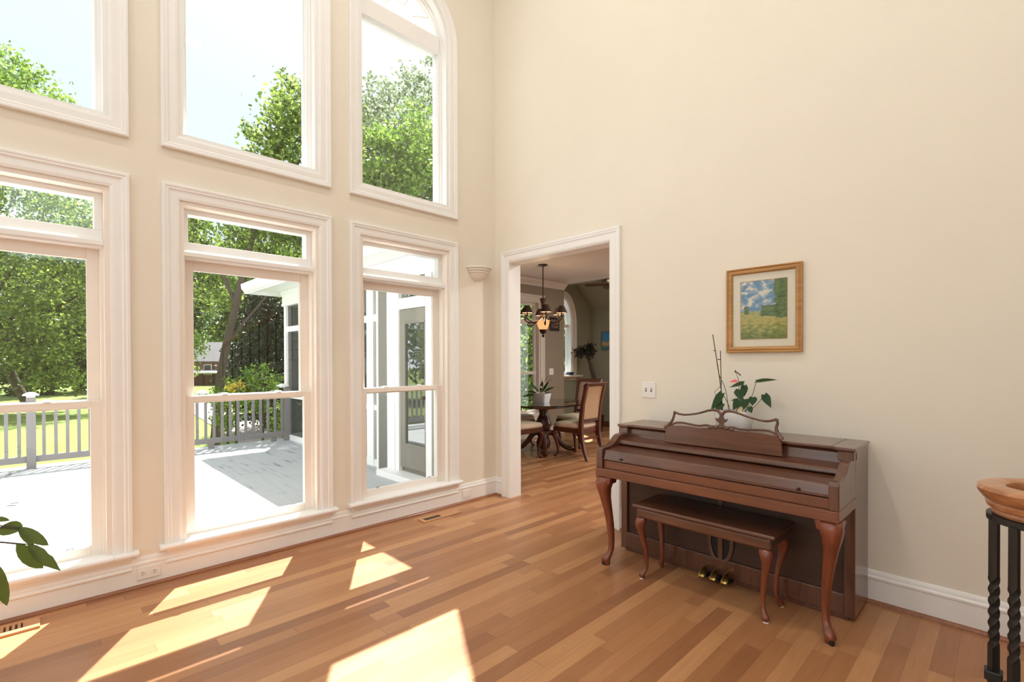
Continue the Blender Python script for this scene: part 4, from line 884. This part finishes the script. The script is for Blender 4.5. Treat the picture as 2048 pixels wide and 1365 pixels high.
fan = thing('ceiling_fan', 'dark ceiling fan with a small lit globe in the family room', 'ceiling fan', (-1.5, 4.4, 3.0))
fc = ground_pt(1228, 9.3); fz = 2.84
bm = BM(); lathe(bm, [(.001, -.10), (.09, -.09), (.11, -.03), (.09, .04), (.03, .08), (.001, .08)], (fc.x, fc.y, fz), 18); obj('motor', bm, M['bronze'], fan, smooth=True)
bm = BM(); tube(bm, [(fc.x, fc.y, fz+.05), (fc.x, fc.y, 3.2)], .015, 8); obj('downrod', bm, M['bronze'], fan)
for k in range(5):
    a = math.radians(214+72*k); c_, s_2 = math.cos(a), math.sin(a)
    bm = BM(); loft(bm, [[(fc.x+c_*d-s_2*w_, fc.y+s_2*d+c_*w_, fz+.02*w_/.07+dz) for w_, dz in ((-h, 0), (h, 0), (h, .008), (-h, .008))] for d, h in ((.10, .03), (.2, .045), (.50, .06), (.54, .045))]); bmesh.ops.recalc_face_normals(bm, faces=bm.faces[:]); obj('blade', bm, M['walnut'], fan)
bm = BM(); bmesh.ops.create_uvsphere(bm, u_segments=14, v_segments=8, radius=.06); bm.transform(Matrix.Translation((fc.x, fc.y, fz-.15))); obj('globe', bm, emit('fan_globe', (1, .75, .45), 3), fan, smooth='all')

# ------------------------------------------------------------ deck, railing, porch
DK = -.10
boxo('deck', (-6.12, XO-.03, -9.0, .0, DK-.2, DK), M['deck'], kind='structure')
boxo('porch_floor', (-6.12, WX-.15, .0, 3.74, DK-.2, DK), M['deck'], kind='structure')
RX = -5.86
rl = thing('deck_railing', 'grey painted deck railing with square balusters across the deck edge', 'railing', (RX, -2.3, DK))
bm = BM(); box(bm, RX-.065, RX+.065, -5.2, .0, .80, .835); box(bm, RX-.02, RX+.02, -5.2, 0, .715, .80); obj('top_rail', bm, M['railpaint'], rl, bevel=.005)
boxo('bottom_rail', (RX-.02, RX+.02, -5.2, 0, -.015, .075), M['railpaint'], rl, bevel=.004)
k = 0; y = -.12
while y > -5.15:
    if min(abs(y+3.5), abs(y+.03)) > .075:
        boxo('baluster', (RX-.018, RX+.018, y-.019, y+.019, .07, .72), M['railpaint'], rl)
    y -= .125
for y in (-3.5, -.03):
    boxo('post', (RX-.05, RX+.05, y-.05, y+.05, DK, .90), M['railpaint'], rl, bevel=.004)
for y in (-1.29, -.27): boxo('support_block', (RX-.03, RX+.03, y-.045, y+.045, DK, -.01), M['railpaint'], rl)
for y, lab in ((-3.5, 'white pyramid post cap lamp on the deck railing seen through the left window'), (-1.42, 'white pyramid post cap lamp on the deck railing left of the tree trunk'), (-.10, 'white pyramid post cap lamp on the deck railing beside the porch')):
    zb = .901 if y != -1.42 else .836
    cl = thing('post_cap_lamp', lab, 'lamp', (RX, y, zb), 0, 'post cap lamps on the deck railing')
    boxo('neck', (RX-.045, RX+.045, y-.045, y+.045, zb, zb+.025), M['extwhite'], cl)
    zt = zb+.025; bm = BM(); loft(bm, [[(RX+a*h, y+b_*h, z) for a, b_ in ((-1, -1), (1, -1), (1, 1), (-1, 1))] for h, z in ((.085, zt), (.085, zt+.012), (.03, zt+.045), (.005, zt+.05))]); bmesh.ops.recalc_face_normals(bm, faces=bm.faces[:]); obj('cap', bm, M['extwhite'], cl)
lf0 = bm = BM(); leaf(bm, (-3.55, -3.68, DK+.012), (-3.48, -3.58, DK+.02), .05, 0, nrm=(0, 0, 1), shape='oval'); tag(obj('fallen_leaf', bm, M['leaf_dark']), 'single green leaf lying on the white deck outside the left window', 'leaf')
# porch
pr = root_struct('screen_porch', (-4.2, .03, DK))
bm = BM()
box(bm, -6.35, XO-.03, -.55, -.001, 2.74, 2.86); box(bm, -6.35, WX-.16, -.001, 3.74, 2.74, 2.86); obj('soffit', bm, M['extwhite'], pr)
bm = BM(); prism(bm, [(-.56, 2.70), (-.60, 2.71), (-.65, 2.77), (-.66, 2.86), (-.63, 2.86), (-.56, 2.86)], 'x', -6.42, XO-.03)
prism(bm, [(-.56, 2.68), (-.53, 2.68), (-.53, 2.86), (-.56, 2.86)], 'x', -6.40, XO-.03); box(bm, -6.42, -6.35, -.60, 3.74, 2.68, 2.87); obj('gutter', bm, M['extwhite'], pr)
bm = BM(); box(bm, -6.40, XO-.03, -.55, -.001, 2.86, 2.92); box(bm, -6.40, WX-.16, -.001, 3.74, 2.86, 2.92); obj('roof', bm, M['roofg'], pr)
bm = BM(); box(bm, -6.04, XO-.03, -.045, .12, 2.455, 2.739); box(bm, -6.07, XO-.031, -.06, .14, 2.66, 2.738); box(bm, -6.06, XO-.032, -.05, .13, 2.45, 2.50); box(bm, -6.04, -5.88, .121, 3.7, 2.456, 2.739); obj('beam', bm, M['extwhite'], pr, bevel=.006)
for k, x in enumerate((-5.97, -4.95, -3.9)):
    boxo('post', (x-.05, x+.05, -.02, .08, DK, 2.46), M['extwhite'], pr, bevel=.004)
boxo('post', (-2.75, -2.56, -.02, .08, DK, 2.46), M['extwhite'], pr, bevel=.004)
boxo('post', (-2.40, -2.345, -.06, -.0415, DK, 2.46), M['extwhite'], pr, bevel=.004)
for y in (1.2, 2.4, 3.64): boxo('post', (-6.02, -5.92, y-.05, y+.05, DK, 2.46), M['extwhite'], pr)
bm = BM()
for z0, z1 in ((DK, DK+.10), (.70, .77), (1.96, 2.06)):
    box(bm, -5.95, -2.455, .0, .05, z0, z1); box(bm, -5.99, -5.95, .05, 3.7, z0, z1)
obj('rails', bm, M['extwhite'], pr)
bm = BM(); box(bm, -5.95, -2.455, .024, .026, DK+.1, 2.45); obj('screen_front', bm, M['screen'], pr)
bm = BM(); box(bm, -5.971, -5.969, .05, 3.7, DK+.1, 2.45); obj('screen_side', bm, M['screen'], pr)
# grey cladding, pilaster and the door to the deck
bm = BM(); box(bm, -2.40, XO-.03, -.04, -.001, DK, 2.45); struct('wall_porch_cladding', bm, M['siding'])
boxo('pilaster', (-2.30, -2.05, -.075, -.041, DK, 2.45), M['siding'], pr, bevel=.003)
dr = root_struct('door_2', (-1.44, -.04, 0)); D0, D1 = -1.75, -1.14
bm = BM(); box(bm, D0-.29, D0, -.10, -.041, -.02, 2.455); box(bm, D0-.20, D0-.08, -.115, -.1, -.02, 2.45); box(bm, D1, D1+.12, -.10, -.041, -.02, 2.455); box(bm, D0, D1, -.099, -.041, 2.06, 2.20); box(bm, D0-.01, D1, -.114, -.099, 2.10, 2.17); obj('casing', bm, M['extwhite'], dr, bevel=.004)
bm = BM(); box(bm, D0, D0+.12, -.075, -.045, .04, 2.06); box(bm, D1-.06, D1, -.075, -.045, .04, 2.06); box(bm, D0+.12, D1-.06, -.075, -.045, .04, .34); box(bm, D0+.12, D1-.06, -.075, -.045, 1.88, 2.06); box(bm, D0+.10, D0+.13, -.085, -.046, .32, 1.90); box(bm, D0+.13, D1-.04, -.084, -.046, 1.87, 1.90); box(bm, D0+.13, D1-.04, -.084, -.046, .32, .35); obj('slab', bm, M['doorgrey'], dr, bevel=.004)
def dark_glass():
    t = NT('dark_door_glass'); b = t.bsdf(.02, 0, 0, .5); b.inputs['Base Color'].default_value = (.035, .045, .04, 1); b.inputs['Specular IOR Level'].default_value = 1.0; b.inputs['IOR'].default_value = 2.1; return t.m
dg = dark_glass(); boxo('pane', (D0+.12, D1-.05, -.062, -.056, .35, 1.87), dg, dr); boxo('transom_pane', (D0+.09, D1, -.06, -.05, 2.22, 2.46), dg, dr)
boxo('threshold', (D0-.3, D1+.2, -.26, -.041, DK, -.021), M['extwhite'], dr, bevel=.006)
bm = BM(); bmesh.ops.create_uvsphere(bm, u_segments=12, v_segments=8, radius=.026); bm.transform(Matrix.Translation((D1-.03, -.11, .95))); obj('knob', bm, M['bronze'], dr, smooth='all')
# a patio chair half seen behind the screens
pc = thing('patio_chair', 'pale wrought patio chair behind the porch screens', 'chair', (-3.15, .75, DK))
bm = BM(); box(bm, -3.40, -2.92, .52, .98, .32, .37); obj('seat', bm, M['extwhite'], pc, bevel=.02)
for x in (-3.38, -2.94):
    for y in (.54, .96): bm = BM(); tube(bm, [(x, y, DK), (x, y, .34)], .014, 8); obj('leg', bm, M['iron'], pc)
bm = BM(); tube(bm, [(-3.40, .98, .35), (-3.42, 1.03, .70), (-3.16, 1.05, .84), (-2.90, 1.03, .70), (-2.92, .98, .35)], .016, 8, 5)
for k in range(4): tube(bm, [(-3.32+.1*k, 1.0, .37), (-3.30+.1*k, 1.04, .55), (-3.34+.1*k, 1.04, .78)], .009, 6, 4)
obj('backrest', bm, M['extwhite'], pc)

# ------------------------------------------------------------ grounds
GZ = -1.35
bm = BM(); box(bm, -140, -6.3, -90, 120, GZ-.3, GZ); struct('lawn', bm, M['lawn'])
bm = BM()
pth = [ground_pt(p, t, 0) for p, t in ((300, 40), (360, 33), (420, 27), (480, 21), (560, 16), (640, 13.5))]
pth = smooth_path(pth, 5); L = []
for i, p in enumerate(pth):
    d_ = (pth[min(i+1, len(pth)-1)]-pth[max(i-1, 0)]).normalized(); n_ = Vector((-d_.y, d_.x, 0))*1.0; L.append((p+n_, p-n_))
for (a, b_), (c_, e_) in zip(L, L[1:]):
    vs = [bm.verts.new((q.x, q.y, GZ+.03)) for q in (a, b_, e_, c_)]; bm.faces.new(vs)
ext = bmesh.ops.extrude_face_region(bm, geom=bm.faces[:]); bmesh.ops.translate(bm, verts=[v for v in ext['geom'] if isinstance(v, bmesh.types.BMVert)], vec=(0, 0, -.08)); bmesh.ops.recalc_face_normals(bm, faces=bm.faces[:])
struct('garden_path', bm, M['path'])
def tree(label, base, trunk_pts, blobs, n, size, mt, radii=None, group='trees around the lawn', name='tree', branches=()):
    t = thing(name, label, 'tree' if name == 'tree' else 'shrub', base, 0, group)
    if trunk_pts:
        bm = BM(); tube(bm, trunk_pts, radii or [.22, .17, .14, .10, .06][:len(trunk_pts)], 10, 4)
        for bp3, br in branches: tube(bm, bp3, br, 8, 4)
        obj('trunk', bm, M['bark'], t, smooth=True)
    foliage_mesh(None, 'foliage', blobs, int(n*2.0), size*.72, M[mt], t); return t
def gp3(px, py, t): # a point seen at a pixel, t metres out
    return CAMP+t*(fw+rt*((px-1024)/F)+up*((682.5+47.17-py)/F))
for (px, t, r_, h, lab) in [(-120, 64, 3.1, 6, 'far left dark woodland bank beyond the lawn'), (30, 64, 3.1, 6, 'dark woodland bank at the far end of the lawn, left window'), (175, 68, 3.1, 6, 'dark woodland bank behind the pier between left and middle windows'), (305, 72, 3.1, 6, 'dark woodland bank left of the brick house'), (430, 80, 4.6, 5, 'dark woodland bank directly behind the brick house'), (590, 66, 3.1, 6, 'dark woodland bank right of the brick house')]:
    b = ground_pt(px, t, GZ); tree(lab, b, None, [(b+Vector((0, 0, h*.35)), (r_, r_, h*.6))], 2600, .75, 'tree_b', name='shrub', group='woodland banks beyond the trees')
# near leaning tree behind the railing
b0 = ground_pt(428, 14, GZ)
tk = [b0, gp3(432, 860, 14), gp3(441, 760, 14), gp3(455, 680, 14), gp3(472, 610, 14), gp3(487, 545, 14.2), gp3(520, 440, 14.6), gp3(600, 320, 15)]
tree('slim leaning tree with a bare dark trunk just beyond the deck railing', b0, tk,
     [(gp3(625, 320, 15.5), (1.75, 1.75, 2.1)), (gp3(585, 205, 16), (.62, .62, 1.0)), (gp3(540, 290, 15.5), (.9, .9, .45)), (gp3(470, 470, 15), (1.9, 1.9, .8)), (gp3(400, 560, 15.5), (1.1, 1.1, .9)), (gp3(560, 480, 16), (1.6, 1.6, .8)), (gp3(530, 560, 16), (1.2, 1.2, .5))], 9000, .19, 'tree_a',
     [.15, .125, .115, .105, .10, .09, .07, .04], branches=[([gp3(455, 690, 14), gp3(480, 655, 14.2), gp3(510, 620, 14.6), gp3(560, 560, 15)], [.05, .042, .035, .015]), ([gp3(472, 610, 14), gp3(440, 540, 14.4), gp3(400, 480, 15)], [.06, .05, .02]), ([gp3(500, 500, 14.4), gp3(520, 400, 15), gp3(585, 230, 16)], [.07, .05, .02])])
b1 = ground_pt(800, 19, GZ)
tree('tall bright green tree filling the upper right window', b1, [b1, gp3(800, 600, 19), gp3(790, 420, 19), gp3(800, 280, 19)],
     [(gp3(800, 330, 18), (2.3, 2.3, 1.9)), (gp3(740, 240, 19), (1.3, 1.3, 1.6)), (gp3(830, 210, 19), (1.1, 1.1, 1.4)), (gp3(870, 150, 20), (.7, .7, 1.3)), (gp3(760, 420, 18), (2.4, 2.4, 1.1)), (gp3(900, 360, 18), (2.2, 2.2, 2.4)), (gp3(700, 300, 19), (1.2, 1.2, 1.8))], 11000, .21, 'tree_d', [.3, .26, .2, .1],
     branches=[([gp3(795, 430, 19), gp3(840, 360, 18.5), gp3(870, 300, 18)], [.1, .07, .03])])
b1 = ground_pt(850, 16, GZ)
tree('fresh light green tree low in the upper right window', b1, [b1, gp3(850, 600, 16), gp3(840, 430, 16)], [(gp3(790, 330, 15.5), (1.5, 1.5, 1.0)), (gp3(850, 300, 15.5), (1.1, 1.1, 1.3)), (gp3(760, 380, 15.5), (1.2, 1.2, .8)), (gp3(860, 380, 15.5), (1.2, 1.2, .9))], 3800, .18, 'tree_c', [.16, .12, .06])
b2 = ground_pt(-40, 17, GZ)
tree('tall rounded tree at the far left of the upper left window', b2, [b2, gp3(-40, 640, 17), gp3(-60, 450, 17), gp3(-60, 250, 17)],
     [(gp3(-40, 200, 17), (1.9, 1.9, 2.1)), (gp3(60, 260, 17), (1.6, 1.6, 1.5)), (gp3(20, 140, 17.5), (.8, .8, .8)), (gp3(110, 220, 17), (.7, .7, .6)), (gp3(-120, 150, 17), (1.8, 1.8, 2.0))], 6500, .20, 'tree_c', [.25, .2, .15, .08])
b3 = ground_pt(60, 28.4, GZ)
tree('broad branching tree filling the left lower window', b3, [b3, gp3(20, 740, 28.4), gp3(10, 660, 27.7), gp3(60, 590, 27.0), gp3(130, 540, 27.0)],
     [(gp3(60, 560, 27.0), (4.05, 4.05, 2.03)), (gp3(130, 640, 25.7), (2.43, 2.43, 1.76)), (gp3(20, 680, 27.0), (2.43, 2.43, 1.76)), (gp3(140, 730, 25.7), (2.03, 2.03, 1.35)), (gp3(60, 440, 28.4), (4.32, 4.32, 2.16)), (gp3(180, 450, 28.4), (3.24, 3.24, 2.03)), (gp3(90, 740, 26.3), (1.62, 1.62, 1.08))], 12500, .27, 'tree_a', [.26, .2, .16, .1, .06],
     branches=[([gp3(5, 690, 27.7), gp3(70, 640, 26.7), gp3(160, 590, 26.3)], [.12, .09, .04]), ([gp3(10, 670, 27.7), gp3(-10, 600, 27.0), gp3(40, 520, 27.0)], [.12, .09, .04])])
rows = [(-150, 30, 13, 'a', 'left of the left window'), (55, 40, 15, 'b', 'behind the lawn in the left window'), (285, 38, 14, 'a', 'between left and middle windows'), (-45, 45, 17, 'b', 'behind the left edge of the left window'), (160, 45, 17, 'b', 'behind the right edge of the left window'),
        (352, 45, 16, 'b', 'left of the distant brick house'), (470, 104, 29, 'a', 'behind the distant brick house'), (560, 44, 15, 'b', 'behind the leaning trunk'), (640, 30, 12, 'b', 'behind the porch corner'), (760, 45, 16, 'b', 'behind the porch roof'), (850, 30, 12, 'b', 'behind the right window'), (960, 45, 16, 'a', 'right of the right window')]
desc = {'a': 'mid green', 'b': 'dark green'}
for (px, t, h, k, wh) in rows:
    b = ground_pt(px, t, GZ); r_ = t*.07; low = 4.8 if 300 < px < 500 else .5
    tree('%s far woodland tree %s' % (desc[k], wh), b, [b, b+Vector((.1, 0, 3)), b+Vector((0, .2, h*.7))],
         [(b+Vector((0, 0, low+(h-low)*.5)), (r_, r_, (h-low)*.5)), (b+Vector((r_*.45, r_*.2, low+(h-low)*.3)), (r_*.6, r_*.6, (h-low)*.3)), (b+Vector((-r_*.4, -r_*.3, low+(h-low)*.45)), (r_*.65, r_*.65, (h-low)*.35))]+([(b+Vector((0, 0, 1.1)), (r_*.95, r_*.95, 1.2))] if low < 1 else []), 4900, t*.0115, 'tree_'+k, [.3, .25, .12], group='woodland tree line')
for (px, t, h, r_, lab) in [(535, 20, 6.2, 1.5, 'dense tree with deep shade in its leaf colour, right of the leaning trunk'), (640, 21, 6.6, 1.5, 'dense tree with deep shade in its leaf colour, hidden behind the porch corner'), (505, 25, 4.0, 1.2, 'low dense tree with deep shade in its leaf colour, just behind the leaning trunk')]:
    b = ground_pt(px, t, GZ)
    tree(lab, b, [b, b+Vector((0, 0, h*.8))], [(b+Vector((0, 0, h*.45)), (r_, r_, h*.5)), (b+Vector((0, 0, h*.7)), (r_*.7, r_*.7, h*.32))], 4200, .2, 'tree_e', [.2, .1], group='dense shade-coloured trees near the porch')
for (x, y, lab) in [(-13, -12, 'garden tree off the left end of the deck, mirrored in the porch door'), (-22, -17, 'garden tree well left of the lawn, mirrored in the porch door'), (-27, -12, 'garden tree nearest the lawn off the left end of the deck'), (-31, -24, 'far garden tree left of the lawn, mirrored in the porch door'), (-11.5, 12.6, 'green tree seen through the dining room window'), (-14.5, 19.5, 'green tree seen through the arched family room window'), (-20, 29, 'green tree beyond the family room, right of the arched window')]:
    b = Vector((x, y, GZ)); tree(lab, b, [b, b+Vector((.1, 0, 2)), b+Vector((0, .2, 6))], [(b+Vector((0, 0, 4.6)), (3.6, 3.6, 4.6)), (b+Vector((1.5, .5, 2.4)), (2.6, 2.6, 2.4))], 6500 if y < 0 else 4200, .36, 'tree_b' if y < 0 else 'tree_a', [.25, .2, .1])
for (px, py, t, r_, k, lab) in [(525, 765, 12, .38, 'c', 'bright leafy shrub rising behind the deck railing'), (455, 790, 13, .45, 'c', 'light green shrub beside the leaning trunk'), (590, 800, 11.5, .4, 'a', 'mid green shrub at the porch corner'), (374, 690, 12.5, .42, 'c', 'bright yellow green sapling at the left of the middle window')]:
    p = gp3(px, py, t); b = Vector((p.x, p.y, GZ)); tree(lab, b, [b, Vector((p.x, p.y, p.z))], [(p, (r_, r_, r_)), (p-Vector((.2, .1, r_*1.2)), (r_, r_, r_))], 700, .11, 'tree_'+k, [.03, .02], name='shrub', group='shrubs by the deck')
p = gp3(472, 774, 11.6); b = Vector((p.x, p.y, GZ)); tree('yellow flowering shrub beyond the deck railing', b, [b, p], [(p, (.17, .17, .07))], 60, .10, 'yellow', [.03, .02], name='shrub', group='shrubs by the deck')
# distant brick house
hp = ground_pt(432, 60, GZ); hs = thing('brick_house', 'distant brick house with a grey hipped roof beyond the path', 'house', hp, math.radians(48))
def hb(name, d_, m_, par=hs, **k): return obj(name, box(BM(), *d_), m_, par, world=False, **k)
hb('body', (-4, 4, -3.5, 3.5, 0, 2.8), M['brick'])
bm = BM(); loft(bm, [[(-4.4, -3.9, 2.75), (4.4, -3.9, 2.75), (4.4, 3.9, 2.75), (-4.4, 3.9, 2.75)], [(-1.6, -.2, 5.1), (1.6, -.2, 5.1), (1.6, .2, 5.1), (-1.6, .2, 5.1)]]); bmesh.ops.recalc_face_normals(bm, faces=bm.faces[:]); obj('roof', bm, M['roofg'], hs, world=False)
for x in (-3.2, -1.8, 1.0, 2.8):
    wf = hb('window', (x-.45, x+.45, -3.55, -3.48, 1.2, 2.4), M['extwhite']); obj('pane', box(BM(), x-.38, x+.38, -3.57, -3.54, 1.27, 2.33), M['slot'], wf, world=False)
bm = BM(); prism(bm, [(-5.2, 1.55), (-3.4, 1.75), (-3.4, 1.6), (-5.2, 1.4)], 'x', -1.4, 3.2); obj('porch_roof', bm, M['extwhite'], hs, world=False)
for x in (-1.2, 3.0): hb('porch_post', (x-.08, x+.08, -5.1, -4.94, 0, 1.5), M['extwhite'])
